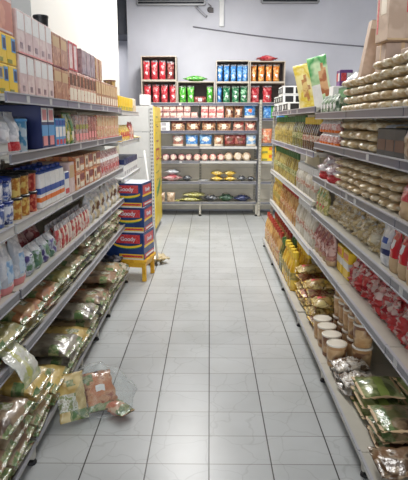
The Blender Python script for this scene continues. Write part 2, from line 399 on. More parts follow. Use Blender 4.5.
tag(link('wall_bracket', mb.mesh('wall_bracket', [P('bracket_brown', (92, 88, 88), .6)]), None, (.0, 10.216, 3.55), (R(90), 0, 0)), 'small dark broken bracket on the wall beside white trunking', 'bracket')

# ------------------------------------------------------------------ shelving
STEEL = P('shelf_cream_steel', (188, 184, 172), .45); STEELW = P('shelf_white_steel', (208, 208, 206), .45)
RAILG = P('price_rail_grey', (112, 112, 120), .35); RAILL = P('price_rail_lilac', (122, 120, 140), .3); RAILW = P('price_rail_white', (200, 199, 195), .4); RAILD = P('price_rail_slate', (82, 82, 100), .35)
RAILE = P('price_rail_edge', (176, 176, 182), .35); SLOT = P('slot_dark', (60, 58, 55), .7); FOOT = P('rubber_foot_black', (25, 25, 26), .6)
BACKP = P('back_panel_cream', (238, 232, 218), .55)
def rack(name, label, axis, front, back, cuts, levels, base, panel_h, group=None, legs=(), endpost=None, colour=STEEL, noup=()):
    """axis 'L' (front faces +X), 'R' (front faces -X), 'B' (front faces -Y); cuts along the run; levels: (z, rail, first bay, last bay)"""
    root = link(name, None, None, ({'L': back, 'R': back, 'B': (cuts[0] + cuts[-1]) / 2}[axis], (cuts[0] + cuts[-1]) / 2 if axis != 'B' else back, 0))
    tag(root, label, 'shelving', group); rx, ry = root.location.x, root.location.y
    def bx(m, a0, a1, f0, f1, z0, z1, mi=0, ch=0.0):
        a0, a1 = min(a0, a1), max(a0, a1); f0, f1 = min(f0, f1), max(f0, f1)
        if axis == 'B': m.box(a0 - rx, a1 - rx, f0 - ry, f1 - ry, z0, z1, mi, ch)
        else: m.box(f0 - rx, f1 - rx, a0 - ry, a1 - ry, z0, z1, mi, ch)
    s = 1 if front > back else -1          # towards the aisle
    for z, rail, b0, b1 in levels:
        for i in range(b0, b1):
            m = MB(); bx(m, cuts[i] + .003, cuts[i + 1] - .003, back + s * .03, front, z - .014, z, 0)
            bx(m, cuts[i] + .003, cuts[i + 1] - .003, front - s * .02, front, z - .030, z - .012)
            for e in (cuts[i] + .006, cuts[i + 1] - .012): bx(m, e, e + .006, back + s * .03, front - s * .04, z - .034, z - .012)
            sh = link('shelf', m.mesh('shelf', [colour]), root)
            m = MB(); bx(m, cuts[i] + .004, cuts[i + 1] - .004, front, front + s * .010, z - .032, z + .005, 0)
            bx(m, cuts[i] + .004, cuts[i + 1] - .004, front, front + s * .014, z + .004, z + .010, 1); bx(m, cuts[i] + .004, cuts[i + 1] - .004, front, front + s * .014, z - .037, z - .031, 1)
            n = int((cuts[i + 1] - cuts[i]) / .19)
            for q in range(n):
                if rnd.random() < .16:
                    c = cuts[i] + (q + .5) * .19; bx(m, c - .022, c + .022, front + s * .009, front + s * .0115, z - .030, z + .002, 2)
            link('price_rail', m.mesh('price_rail', [rail, RAILE, P('price_tag', (196, 196, 194), .5)]), sh)
    bz, bf, brail = base if base else (0, 0, None)
    if base:
        for i in range(len(cuts) - 1):
            m = MB(); bx(m, cuts[i] + .003, cuts[i + 1] - .003, back + s * .03, bf, bz - .016, bz); bx(m, cuts[i] + .003, cuts[i + 1] - .003, bf - s * .02, bf, bz - .045, bz - .014)
            sh = link('base_shelf', m.mesh('base_shelf', [colour]), root)
            m = MB(); bx(m, cuts[i] + .004, cuts[i + 1] - .004, bf, bf + s * .008, bz - .024, bz + .004, 0); bx(m, cuts[i] + .004, cuts[i + 1] - .004, bf, bf + s * .012, bz + .003, bz + .009, 1)
            link('front_lip', m.mesh('front_lip', [brail, RAILE]), sh)
    if panel_h:
        for i in range(len(cuts) - 1):
            m = MB(); n = max(1, int(panel_h / .38))
            for q in range(n): bx(m, cuts[i] + .02, cuts[i + 1] - .02, back + s * .005, back + s * .022, .05 + q * (panel_h - .05) / n, .05 + (q + 1) * (panel_h - .05) / n - .004, 0, .002)
            link('back_panel', m.mesh('back_panel', [BACKP if colour is STEEL else STEELW]), root)
    for k, c in enumerate(cuts):
        if k in noup: continue
        m = MB(); bx(m, c - .02, c + .02, back - s * .02, back + s * .03, 0.0, panel_h + .04, 0, .003)
        z = .2
        while z < panel_h:
            bx(m, c - .012, c - .006, back + s * .0295, back + s * .0305, z, z + .03, 1); bx(m, c + .006, c + .012, back + s * .0295, back + s * .0305, z, z + .03, 1); z += .05
        link('upright', m.mesh('upright', [colour, SLOT]), root)
    if base:
        for c in [q for k, q in enumerate(cuts) if k not in noup] + list(legs):
            m = MB(); bx(m, c - .018, c + .018, bf - s * .05, bf - s * .01, .03, bz - .01, 0, .002)
            lg = link('leg', m.mesh('leg', [colour]), root)
            m = MB(); fx, fy = (c - rx, bf - s * .03 - ry) if axis == 'B' else (bf - s * .03 - rx, c - ry)
            m.lathe([(.024, 0), (.026, .006), (.022, .016), (.009, .02), (.009, .034)], 10, (fx, fy, 0)); link('rubber_foot', m.mesh('rubber_foot', [FOOT]), lg)
    for c, fpos, hh in (endpost or []):
        m = MB(); bx(m, c - .022, c + .022, fpos - .014, fpos + .014, 0, hh, 0, .003); z = .1
        while z < hh - .05:
            for o in (-.012, .006):
                for q in (-1, 1):
                    if axis == 'B': m.box(c + o - rx, c + o + .006 - rx, fpos - .0150 - ry, fpos - .0138 - ry, z, z + .028, 1)
                    else: m.box(fpos - .0150 - rx + 0, fpos - .0138 - rx, c + o - ry, c + o + .006 - ry, z, z + .028, 1); m.box(fpos + o - rx + .003, fpos + o + .007 - rx, c - .0232 - ry, c - .0218 - ry, z, z + .028, 1)
            z += .05
        link('post', m.mesh('post', [colour, SLOT]), root)
    return root
LC = [2.40, 3.43, 4.47, 5.50]
Z = dict(L5=1.765, L4=1.50, L3=1.19, L2=.885, Lp=.61, L1=.135)
LF, LB = -.875, -1.33
rack('shelving_rack', 'long left rack of cream shelves with grey price rails along the aisle', 'L', LF, LB, LC,
     [(Z['L5'], RAILL, 0, 3), (Z['L4'], RAILG, 0, 3), (Z['L3'], RAILW, 0, 1), (Z['L3'], RAILG, 1, 3), (Z['L2'], RAILG, 0, 3), (Z['Lp'], RAILG, 0, 3)], (Z['L1'], -.845, RAILE), 1.86, legs=[3.96])
rack('shelving_rack', 'left rack nearest the viewer with slightly higher shelf edges', 'L', LF, LB, [1.36, 2.377],
     [(1.86, RAILG, 0, 1), (1.555, RAILW, 0, 1), (Z['L3'], RAILW, 0, 1), (Z['L2'], RAILG, 0, 1), (Z['Lp'], RAILG, 0, 1)], (Z['L1'], -.845, RAILE), 1.95, noup=(1,))
rack('shelving_rack', 'short white left rack behind the blue cartons with white shelf edges', 'L', LF, LB, [5.523, 6.85],
     [(1.745, RAILW, 0, 1), (1.44, RAILW, 0, 1), (1.075, RAILW, 0, 1)], None, 1.80, colour=STEELW, noup=(0,))
RC = [4.27, 5.25, 6.23, 7.20]; RCn = [1.33, 2.32, 3.29, 4.247]
RF, RB = .805, 1.27
rack('shelving_rack', 'far right rack of cream shelves holding rows of oil bottles', 'R', RF, RB, RC,
     [(1.75, RAILD, 0, 3), (1.41, RAILL, 0, 3), (1.03, RAILW, 0, 3), (.635, RAILW, 0, 3)], (.125, .715, RAILW), 1.78, endpost=[(7.24, .83, 1.82)])
rack('shelving_rack', 'near right rack with slate price rails holding pasta and snacks', 'R', RF, RB, RCn,
     [(1.70, RAILD, 0, 3), (1.485, RAILD, 0, 3), (1.235, RAILG, 0, 3), (.975, RAILG, 0, 3), (.655, RAILG, 0, 3)], (.125, .715, RAILW), 1.78, noup=(3,))
BF, BB = 9.62, 10.08
rack('shelving_rack', 'back rack across the end of the aisle with cream back panels', 'B', BF, BB, [-1.17, -.17, .825],
     [(1.945, RAILD, 0, 2), (1.695, RAILD, 0, 2), (1.48, RAILD, 0, 2), (1.215, RAILG, 0, 1), (1.215, RAILW, 1, 2), (.965, RAILG, 0, 1), (.965, RAILW, 1, 2), (.605, RAILG, 0, 2)], (.245, 9.60, RAILG), 1.98)
rack('shelving_rack', 'back right corner rack half hidden behind the oil bottles', 'B', BF, BB, [.893, 1.80],
     [(1.945, RAILD, 0, 1), (1.69, RAILD, 0, 1), (1.27, RAILG, 0, 1), (.96, RAILW, 0, 1), (.605, RAILG, 0, 1)], (.245, 9.60, RAILG), 1.98, endpost=[(.869, 9.60, 2.0)], noup=(0,))
# end panel with the yellow banner
t = tag(link('display_stand', None, None, (-.80, 7.95, 0)), 'white perforated post and panels carrying a tall yellow banner', 'display stand')
m = MB(); m.box(-.055, .0, -.02, .02, 0, 1.87, 0, .003); z = .1
while z < 1.82: m.box(-.045, -.035, -.0212, -.0195, z, z + .028, 1); m.box(-.022, -.012, -.0212, -.0195, z, z + .028, 1); z += .05
link('post', m.mesh('post', [STEELW, SLOT]), t)
m = MB()
for q in range(5): m.box(-.50, -.058, 0, .018, .04 + q * .365, .04 + (q + 1) * .365 - .006, 0, .003)
link('back_panel', m.mesh('back_panel', [STEELW]), t)
YB = B('yellow_banner_print', [(238, 200, 40), (246, 214, 60), (240, 206, 48), (250, 226, 96)], 5, .4, coat=.1)
m = MB(); m.box(.002, .016, -.02, 1.0, .10, 1.85, 0, .002)
link('banner', m.mesh('banner', [YB]), t)
RED = B('print_red', [(176, 34, 38), (205, 40, 45), (213, 94, 98), (202, 48, 53)], 55, .4, coat=.15); DRED = B('print_dark_red', [(103, 24, 30), (120, 28, 36), (152, 85, 91), (123, 37, 45)], 55, .4, coat=.15); GREEN = B('print_green', [(51, 120, 60), (60, 140, 70), (109, 166, 116), (67, 141, 76)], 55, .4, coat=.15); WHITE = B('print_white', [(204, 204, 202), (238, 238, 236), (237, 237, 235), (233, 233, 231)], 55, .4, coat=.15)
BLUE = P('print_blue', (40, 82, 165), .4); NAVY = P('print_navy', (32, 44, 98), .4); YEL = P('print_yellow', (244, 206, 50), .4); ORANGE = P('print_orange', (232, 120, 40), .4); PINK = P('print_pink', (232, 150, 150), .4); BROWN = P('print_brown', (110, 72, 50), .5); SKY = P('print_sky', (90, 160, 215), .4); KRAFT = P('print_tan', (205, 175, 135), .5); OLIVE = P('print_olive', (150, 150, 60), .4); LEAF = P('print_leaf', (90, 170, 80), .4)
m = MB()
for q in range(11): m.box(.0158, .0175, .12 + .06 * (q % 3), .30 + .09 * (q % 4), .55 + q * .115, .567 + q * .115, 1)
m.box(.0158, .0178, .22, .62, 1.08, 1.11, 0); m.box(.0158, .0178, .22, .62, 1.22, 1.25, 0); m.box(.0158, .0178, .20, .26, 1.08, 1.25, 0); m.box(.0158, .0178, .58, .64, 1.08, 1.25, 0)
m.box(.0158, .0178, .30, .55, 1.56, 1.575, 2); m.box(.0158, .0178, .36, .52, 1.34, 1.37, 0)
m.add([(.0185, .15, .62), (.0185, .75, .80), (.0185, .75, .68), (.0185, .3, .55), (.016, .15, .62), (.016, .75, .80), (.016, .75, .68), (.016, .3, .55)], [(0, 1, 2, 3), (7, 6, 5, 4), (0, 4, 5, 1), (1, 5, 6, 2), (2, 6, 7, 3), (3, 7, 4, 0)], 3)
link('banner_print', m.mesh('banner_print', [RED, OLIVE, BROWN, GREEN]), t)
# pole leaning beside the cartons
m = MB(); m.tube([(-.60, 6.22, 0.0), (-.755, 6.36, 1.32)], .013, 8); m.lathe([(.016, 0), (.018, .05)], 8, (-.60, 6.22, .0))
tag(link('pole', m.mesh('pole', [P('pole_white', (232, 232, 228), .4)], True)), 'white pole leaning behind the stack of blue cartons', 'pole')

# ------------------------------------------------------------------ yellow stool and blue cartons
YW = B('yellow_painted_wood', [(226, 172, 36), (236, 186, 50), (216, 160, 30)], 14, .45, coat=.1)
t = tag(link('stool', None, None, (-.87, 5.74, 0), (0, 0, R(-9))), 'yellow wooden stool under the blue cartons', 'stool')
for sx, sy in ((-1, -1), (1, -1), (1, 1), (-1, 1)):
    m = MB(); m.box(sx * .215 - .02, sx * .215 + .02, sy * .165 - .02, sy * .165 + .02, 0, .20, 0, .003); link('leg', m.mesh('leg', [YW]), t)
m = MB(); m.box(-.25, .25, -.20, .20, .20, .235, 0, .005); link('seat', m.mesh('seat', [YW]), t)
m = MB()
for s in (-1, 1): m.box(-.195, .195, s * .165 - .01, s * .165 + .01, .15, .20); m.box(s * .215 - .01, s * .215 + .01, -.145, .145, .15, .20)
link('apron', m.mesh('apron', [YW]), t)
CB = B('blue_carton_board', [(24, 56, 116), (28, 62, 126), (22, 50, 106)], 12, .4, coat=.2); CTOP = P('carton_top_pale', (214, 220, 230), .5)
def goody(z, h, label, dx=0, rz=0, band=True):
    w, d = .48, .37
    t = tag(link('carton', None, None, (-.88 + dx, 5.745, z), (0, 0, rz)), label, 'carton', 'stacked blue cartons')
    m = MB(); m.box(-w / 2, w / 2, -d / 2, d / 2, 0, h, 0, .005); m.box(-w * .49, w * .49, -d * .49, d * .49, h - .002, h + .0015, 1); m.box(-w * .49, w * .49, -.004, .004, h, h + .0025, 2)
    link('box', m.mesh('carton_box', [CB, CTOP, KRAFT]), t)
    m = MB()
    # red badge with a yellow swoosh and a green arch under it, price band along the foot; repeated on the end
    def arch(y, x0, x1, zc, hh, mi, th):
        n = 12; vs = []; fs = []
        for i in range(n + 1):
            a = i / n; x = x0 + (x1 - x0) * a; zz = zc - hh * sin(pi * min(1, a * 1.0)) ** .7
            for yy in (y, y + .003):
                vs.append((x, yy, zz)); vs.append((x, yy, zz - th))
        for i in range(n):
            o = i * 4; fs += [(o, o + 4, o + 5, o + 1), (o + 2, o + 3, o + 7, o + 6), (o, o + 2, o + 6, o + 4), (o + 1, o + 5, o + 7, o + 3)]
        m.add(vs, fs, mi)
    yf = -d / 2 - .002
    m.box(-.06, .20, yf, yf + .003, h * .60, h * .92, 0, .001)
    arch(yf - .0012, -.09, .22, h * .60, .030, 1, .020); arch(yf - .0008, -.07, .21, h * .57, .030, 2, .022)
    if band: m.box(.0 - .03, w * .49, yf, yf + .003, h * .05, h * .20, 1); m.box(.0, w * .47, yf - .0006, yf + .003, h * .08, h * .16, 0)
    m.box(-w * .49, w * .49, yf + .0003, yf + .003, h * .0, h * .045, 3)
    xs = w / 2 - .001
    m.box(xs, xs + .003, -d * .40, d * .40, h * .52, h * .90, 0, .001); m.box(xs, xs + .0035, -d * .44, d * .44, h * .44, h * .52, 1); m.box(xs, xs + .0032, -d * .44, d * .44, h * .04, h * .20, 0); m.box(xs, xs + .0036, -d * .30, d * .42, h * .08, h * .15, 3)
    link('badge', m.mesh('badge', [RED, YEL, GREEN, WHITE]), t, (0, 0, 0))
    tx = text_mesh('Goody', .058, P('lettering_pale', (214, 218, 228), .4)); o = link('lettering', tx, t, (.07, yf - .0015, h * .755), (R(90), 0, 0))
    o2 = link('lettering', tx, t, (xs + .004, 0, h * .70), (R(90), 0, R(90)))
    return t
goody(.237, .285, 'large blue carton with red badge at the bottom on the yellow stool', 0, R(-11))
goody(.526, .255, 'middle blue carton with red badge between two others above the stool', -.005, R(-8))
goody(.785, .245, 'topmost blue carton of the stack above the yellow stool', -.01, R(-10))
# ------------------------------------------------------------------ product materials
PALEPINK = B('pale_pink_board', [(226, 200, 196), (232, 212, 206), (218, 190, 188)], 18)
SALMONB = B('salmon_board', [(214, 138, 110), (224, 152, 122), (204, 124, 100)], 14)
BROWNB = B('brown_printed_board', [(136, 86, 62), (186, 130, 98), (160, 102, 76), (204, 156, 122)], 34, stretch=(1, 1, .7))
ROSEB = B('rose_printed_board', [(206, 130, 112), (228, 176, 150), (190, 100, 88), (236, 200, 176)], 32)
LAVB = B('mauve_board', [(150, 122, 130), (172, 144, 146), (136, 106, 114)], 20)
CREAMB = P('cream_board', (232, 220, 200), .5); GREYB = P('grey_board', (176, 172, 176), .5)
KRAFTB = B('corrugated_board', [(196, 170, 148), (206, 182, 160), (188, 162, 140)], 7, .6, coat=0, hard=False)
KRAFTD = B('brown_corrugated_board', [(176, 152, 134), (188, 164, 146), (166, 142, 124)], 7, .6, coat=0, hard=False)
def film(name, cols, scale=22, bump=.35, bs=26, rough=.28, coat=.5, **k): return B(name, cols, scale, rough, bump, bs, coat, **k)
FRED = film('red_film', [(178, 28, 48), (204, 44, 60), (160, 20, 40), (226, 120, 120)])
FDRED = film('dark_red_film', [(110, 34, 40), (140, 44, 48), (92, 28, 36), (180, 110, 100)])
FGREEN = film('green_film', [(46, 150, 40), (80, 180, 60), (34, 120, 40), (130, 205, 90)])
FDGREEN = film('dark_green_film', [(20, 100, 66), (34, 124, 78), (14, 84, 56), (150, 200, 160)])
FBLUE = film('blue_film', [(50, 120, 196), (72, 148, 220), (38, 100, 176), (150, 200, 236)])
FORANGE = film('orange_film', [(214, 112, 36), (232, 140, 52), (196, 94, 32), (240, 190, 110)])
FYEL = film('yellow_film', [(226, 184, 50), (240, 206, 84), (208, 160, 40), (246, 230, 160)])
FSILVER = film('silver_film', [(190, 190, 196), (220, 220, 224), (150, 150, 158)])
FWHITE = film('white_film', [(216, 218, 222), (236, 236, 238), (196, 200, 206)])
FCLEAR = film('clear_wrapped_cream', [(216, 190, 130), (232, 212, 160), (194, 164, 106), (242, 232, 204)], 26, .3, 30, hard=False)
NEST = B('pasta_nest_film', [(168, 138, 92), (196, 168, 122), (212, 188, 144), (232, 218, 186)], 34, .3, .35, 50, .5, stretch=(1, 1, 1.6), hard=False)
NESTD = B('pasta_nest_film_tan', [(196, 168, 120), (180, 150, 104), (214, 192, 150), (230, 218, 190)], 60, .3, .8, 90, .7, stretch=(1, 1, 2.2))
FRICE = film('rice_bag_tan', [(150, 122, 88), (176, 150, 112), (200, 184, 152), (128, 102, 74)], 5, .38, 9, .32, .5, hard=False)
FRICEB = film('rice_bag_brown', [(120, 92, 72), (146, 116, 90), (176, 152, 124), (98, 74, 58)], 5, .38, 9, .32, .5, hard=False)
FOLIVE = film('rice_bag_olive', [(150, 140, 72), (170, 160, 92), (130, 122, 60), (196, 186, 130)], 5, .38, 9, .32, .5, hard=False)
FORB = film('rice_bag_orange', [(176, 110, 66), (194, 132, 84), (158, 96, 56), (206, 166, 118)], 5, .38, 9, .32, .5, hard=False)
FGRY = film('rice_bag_grey', [(112, 104, 92), (140, 132, 118), (166, 160, 146), (90, 84, 74)], 5, .38, 9, .32, .5, hard=False)
FYB = film('rice_bag_yellow', [(196, 164, 84), (212, 186, 112), (176, 144, 70), (226, 208, 156)], 5, .38, 9, .32, .5, hard=False)
FBEI = film('rice_bag_beige', [(196, 180, 146), (214, 202, 172), (176, 158, 122), (232, 226, 206)], 5, .38, 9, .32, .5, hard=False)
GPRINT = B('green_leaf_print', [(70, 112, 64), (112, 136, 84), (170, 170, 130), (92, 124, 74)], 16, .3, .4, 26, .7)
WPRINT = B('white_window_print', [(222, 218, 200), (190, 186, 160), (236, 236, 226), (150, 160, 110)], 34, .2, .5, 26, .8)
OPRINT = P('print_orange_brown', (190, 110, 70), .4)
OIL = B('golden_oil', [(190, 152, 64), (206, 174, 90), (170, 130, 48)], 8, .12, coat=.9, hard=False)
OILP = B('pale_yellow_oil', [(164, 144, 64), (186, 168, 92), (140, 120, 48)], 8, .12, coat=.9, hard=False)
OILO = B('orange_oil', [(190, 140, 76), (208, 166, 104), (168, 116, 58)], 8, .12, coat=.9, hard=False)
OILG = B('olive_oil', [(96, 96, 36), (120, 116, 50), (80, 80, 30)], 8, .12, coat=.9, hard=False)
OILY = B('bright_yellow_oil', [(222, 178, 40), (234, 196, 66), (206, 158, 34)], 8, .12, coat=.9, hard=False)
VINEG = B('pale_clear_liquid', [(206, 200, 184), (222, 218, 206), (190, 182, 164)], 8, .12, coat=.9, hard=False)
BRGL = B('brown_glass', [(70, 46, 30), (92, 62, 40), (56, 36, 24)], 8, .1, coat=.9, hard=False)
LABY = B('bottle_label_yellow', [(206, 190, 120), (186, 160, 84), (140, 128, 60)], 50); LABR = B('bottle_label_red', [(206, 170, 120), (190, 116, 76), (214, 190, 150)], 50)
LABG = B('bottle_label_green', [(180, 178, 120), (110, 124, 56), (196, 188, 140)], 50); LABW = B('bottle_label_white', [(232, 230, 222), (206, 196, 180), (180, 120, 100)], 50)
CAPR = P('cap_red', (180, 62, 44), .35); CAPG = P('cap_green', (66, 110, 50), .35); CAPY = P('cap_yellow', (236, 200, 60), .35); CAPW = P('cap_white', (236, 236, 232), .35); CAPB = P('cap_blue', (34, 60, 140), .35); CAPK = P('cap_black', (30, 32, 34), .35)
JARB = B('blue_printed_jar', [(40, 66, 140), (80, 110, 180), (210, 216, 230), (30, 48, 110)], 34); JARY = B('yellow_printed_jar', [(222, 178, 60), (236, 208, 120), (190, 120, 50)], 34); JARR = B('red_printed_jar', [(196, 62, 50), (222, 130, 100), (160, 40, 40)], 34)
TUBB = B('brown_printed_tub', [(140, 92, 56), (188, 146, 98), (206, 172, 128), (126, 82, 52)], 7); TUBL = B('tub_lid_cream', [(222, 214, 196), (230, 224, 210)], 8)

# ------------------------------------------------------------------ left rack
w5, w4, w3, w2, wp, w1 = 'top left shelf', 'second left shelf', 'third left shelf', 'fourth left shelf', 'fifth left shelf', 'bottom left shelf'
z5, z4, z3, z2, zp, z1 = Z['L5'] + .001, Z['L4'] + .001, Z['L3'] + .001, Z['L2'] + .001, Z['Lp'] + .001, Z['L1'] + .001
k = carton('carton', .115, .26, .128, [YEL, NAVY, SKY, OLIVE], [(.55, .45, .95, .92, 2), (.62, .5, .9, .84, 1), (.05, .05, .5, .18, 3)], [(.1, .1, .9, .4, 3)])
run(k, 'yellow carton with blue round mark', 'carton', 'L', z5, 2.41, 2.65, 2, w5, 2)
k = carton('carton', .115, .26, .128, [YEL, NAVY, WHITE], [(.30, .30, .72, .92, 2), (.36, .38, .66, .84, 1)])
put(k, (-1.03, 2.30, 1.861), pi / 2, 'yellow carton alone on the raised nearest left shelf', 'carton')
k = carton('carton', .23, .24, .16, [SALMONB, PALEPINK], [(.05, .88, .95, .97, 1), (.06, .04, .94, .1, 1)])
put(k, (-1.02, 2.53, z5 + .26), pi / 2, 'large salmon carton on top of the yellow cartons', 'carton')
k = carton('carton', .109, .25, .196, [PALEPINK, WHITE, PINK, LAVB], [(.08, .55, .92, .95, 1), (.3, .12, .62, .26, 3), (.0, .0, 1, .04, 2)], [(.1, .1, .9, .9, 1)])
run(k, 'pale pink carton', 'carton', 'L', z5, 2.68, 3.26, 5, w5, 2)
k = carton('carton', .155, .24, .19, [BROWNB, KRAFT, DRED], [(.1, .6, .9, .9, 1), (0, 0, 1, .05, 2)])
run(k, 'tall brown carton', 'carton', 'L', z5, 3.275, 3.60, 2, w5, 2, group='tall brown cartons')
k = tub('jar', .042, .085, BLACK, CAPK); put(k, (-.965, 3.31, z5 + .386), 0, 'small black jar on the tall brown cartons', 'jar')
k = carton('carton', .096, .24, .205, [ROSEB, RED, BROWN, CREAMB], [(.06, .10, .94, .46, 3), (0, 0, 1, .05, 1), (.15, .55, .85, .9, 2)])
run(k, 'rose printed carton', 'carton', 'L', z5, 3.615, 4.45, 8, w5)
k2 = carton('carton', .096, .24, .205, [BROWNB, RED, KRAFT, CREAMB], [(.1, .50, .9, .92, 2), (0, 0, 1, .05, 1), (.2, .12, .8, .40, 3)])
run(k2, 'orange brown carton', 'carton', 'L', z5, 4.46, 5.49, 10, w5)
k = carton('carton', .105, .22, .175, [PALEPINK, RED], [(0, 0, .08, 1, 1), (.92, 0, 1, 1, 1), (0, .93, 1, 1, 1), (.08, .0, .92, .06, 1)])
run(k, 'red edged pink carton', 'carton', 'L', z5 + .2065, 3.63, 3.87, 2, 'upper row of ' + w5)
k = carton('carton', .14, .22, .17, [LAVB, GREYB, BROWNB], [(.08, .06, .92, .94, 0), (.88, 0, 1, 1, 1)])
run(k, 'mauve brown carton', 'carton', 'L', z5 + .2065, 3.98, 4.44, 3, 'upper row of ' + w5)
run(carton('carton', .13, .22, .165, [BROWNB, KRAFT], [(.08, .06, .3, .94, 1)]), 'brown striped carton', 'carton', 'L', z5 + .2065, 4.47, 4.75, 2, 'upper row of ' + w5)

# second shelf
k = pouch('milk_pouch', .12, .19, .085, [FWHITE, RED], lambda u, v: 1 if (v < .3 and v > .08) else 0, seed=3)
run(k, 'white pouch with red foot', 'pouch', 'L', 1.556, 2.08, 2.36, 2, 'raised nearest left shelf', front=-.875)
run(k, 'white pouch with red band', 'pouch', 'L', z4, 2.41, 2.66, 2, w4)
k = tub('tub', .055, .16, B('teal_tub', [(50, 110, 150), (70, 140, 180), (190, 210, 220)], 24), SKY); run(k, 'teal lidded tub', 'tub', 'L', z4, 2.67, 2.79, 1, w4)
k = carton('carton', .13, .2, .17, [P('charcoal_board', (62, 70, 92), .4), SKY, RED, PINK], [(.15, .55, .85, .92, 1), (.3, .6, .6, .85, 0), (.2, .08, .8, .32, 3)]); run(k, 'dark slate carton', 'carton', 'L', z4, 2.80, 2.95, 1, w4, setback=.08)
k = carton('carton', .125, .36, .232, [NAVY, PINK, SKY, WHITE], [(.08, .62, .92, .94, 3), (.2, .66, .8, .9, 1), (.05, .30, .95, .55, 2), (.2, .08, .8, .30, 1)])
run(k, 'tall navy carton', 'carton', 'L', z4, 2.96, 3.22, 2, w4)
k = carton('carton', .075, .2, .165, [SKY, WHITE, RED, BLUE], [(.1, .35, .9, .7, 1), (.2, .08, .8, .26, 2), (.1, .75, .9, .93, 3)])
run(k, 'small sky blue carton', 'carton', 'L', z4, 3.23, 3.47, 3, w4)
k = pouch('soup_pouch', .11, .20, .05, [film('leaf_green_pack', [(50, 110, 56), (84, 140, 74), (36, 86, 44), (196, 190, 90)], 26), CREAMB, RED], lambda u, v: 1 if el(u, v, 0, .3, .6, .16) else 0, seed=5, wr=.08)
run(k, 'green food pouch', 'pouch', 'L', z4, 3.48, 3.72, 2, w4, rows=1)
k = carton('carton', .088, .2, .19, [B('grey_multi_print', [(150, 140, 140), (196, 176, 170), (110, 96, 104), (206, 150, 130)], 36), PINK, OLIVE], [(.1, .1, .9, .34, 1), (.1, .5, .9, .66, 2)])
run(k, 'grey printed carton', 'carton', 'L', z4, 3.73, 4.12, 4, w4)
k = carton('carton', .085, .2, .185, [B('dark_rose_print', [(140, 60, 60), (176, 100, 90), (104, 40, 46), (206, 150, 130)], 36), PINK], [(.15, .15, .85, .4, 1)])
run(k, 'dark rose carton', 'carton', 'L', z4, 4.13, 4.42, 3, w4)
k = carton('carton', .105, .22, .196, [B('salmon_print', [(216, 140, 110), (232, 180, 146), (196, 110, 88), (236, 210, 180)], 30), KRAFT, RED], [(.1, .55, .9, .92, 1), (0, 0, 1, .06, 2), (.25, .15, .75, .42, 1)])
run(k, 'salmon carton', 'carton', 'L', z4, 4.44, 5.49, 9, w4)

# third shelf
k = tub('jar', .052, .105, JARB, CAPB, label=B('blue_white_label', [(214, 218, 230), (60, 90, 160), (236, 236, 240)], 30)); run(k, 'blue jar', 'jar', 'L', z3, 1.96, 2.52, 5, w3, 2, 2)
k = tub('jar', .052, .105, JARY, CAPK); run(k, 'yellow jar', 'jar', 'L', z3, 2.53, 2.76, 2, w3, 2, 2)
k = tub('jar', .052, .105, JARR, CAPK); run(k, 'red jar', 'jar', 'L', z3, 2.765, 2.88, 1, w3, 2, 2)
m = MB(); m.box(-.046, .046, -.046, .046, 0, .185, 0, .004); m.box(-.0475, .0475, -.0475, .0475, .076, .108, 1); m.box(-.0473, .0473, -.0473, .0473, .034, .058, 2)
m.add([(-.046, -.046, .184), (.046, -.046, .184), (.046, .046, .184), (-.046, .046, .184), (-.046, 0, .208), (.046, 0, .208)], [(0, 1, 5, 4), (2, 3, 4, 5), (0, 4, 3), (1, 2, 5)], 3)
bodym = m.mesh('milk_carton_body', [WHITE, BLUE, ORANGE, BLUE]); m = MB(); m.lathe([(.017, .196), (.018, .199), (.018, .212), (.015, .215)], 10, (0, -.018, 0)); capm = m.mesh('milk_carton_cap', [CAPB])
k = Kind('milk_carton', [('carton_body', bodym, None), ('cap', capm, None)], .095, .095, .215)
run(k, 'white blue topped milk carton', 'milk carton', 'L', z3, 2.885, 3.375, 5, w3)
run(k, 'white blue topped milk carton', 'milk carton', 'L', z3, 2.885, 3.375, 5, 'back row of ' + w3, setback=.115, group='milk cartons at the back')
k = carton('carton', .10, .22, .15, [WHITE, BLUE, RED], [(.05, .7, .95, .96, 1), (.1, .1, .9, .3, 2)]); run(k, 'short white carton with blue top', 'carton', 'L', z3, 3.385, 3.49, 1, w3)
k = carton('carton', .13, .24, .20, [PALEPINK, KRAFT], [(.1, .5, .9, .9, 1)]); run(k, 'plain pink beige carton', 'carton', 'L', z3, 3.49, 3.64, 1, w3)
k = carton('carton', .26, .30, .112, [B('cereal_print', [(190, 96, 52), (216, 130, 70), (160, 72, 44), (224, 170, 120)], 22), CREAMB, DRED, BROWN], [(.06, .15, .40, .88, 1), (.14, .3, .32, .7, 3), (.5, .5, .95, .9, 2), (.5, .1, .9, .4, 1)], [(0, 0, 1, 1, 0)])
run(k, 'orange brown carton with faces', 'carton', 'L', z3, 3.66, 4.52, 3, w3, 2)
k = pouch('lilac_pouch', .096, .21, .06, [film('lilac_film', [(196, 140, 136), (216, 176, 170), (176, 110, 112), (232, 206, 204)], 28), RED, WHITE], lambda u, v: 1 if el(u, v, 0, .3, .55, .14) else (2 if .55 < v < .75 and abs(u) < .7 else 0), seed=8, wr=.08)
run(k, 'pink lilac pouch', 'pouch', 'L', z3, 4.55, 5.49, 9, w3)
k = carton('carton', .2, .2, .17, [P('maroon_board', (96, 46, 50), .5), BROWN], [(.1, .1, .9, .9, 0)]); run(k, 'maroon carton at the back', 'carton', 'L', z3, 3.45, 3.66, 1, w3, setback=.20)

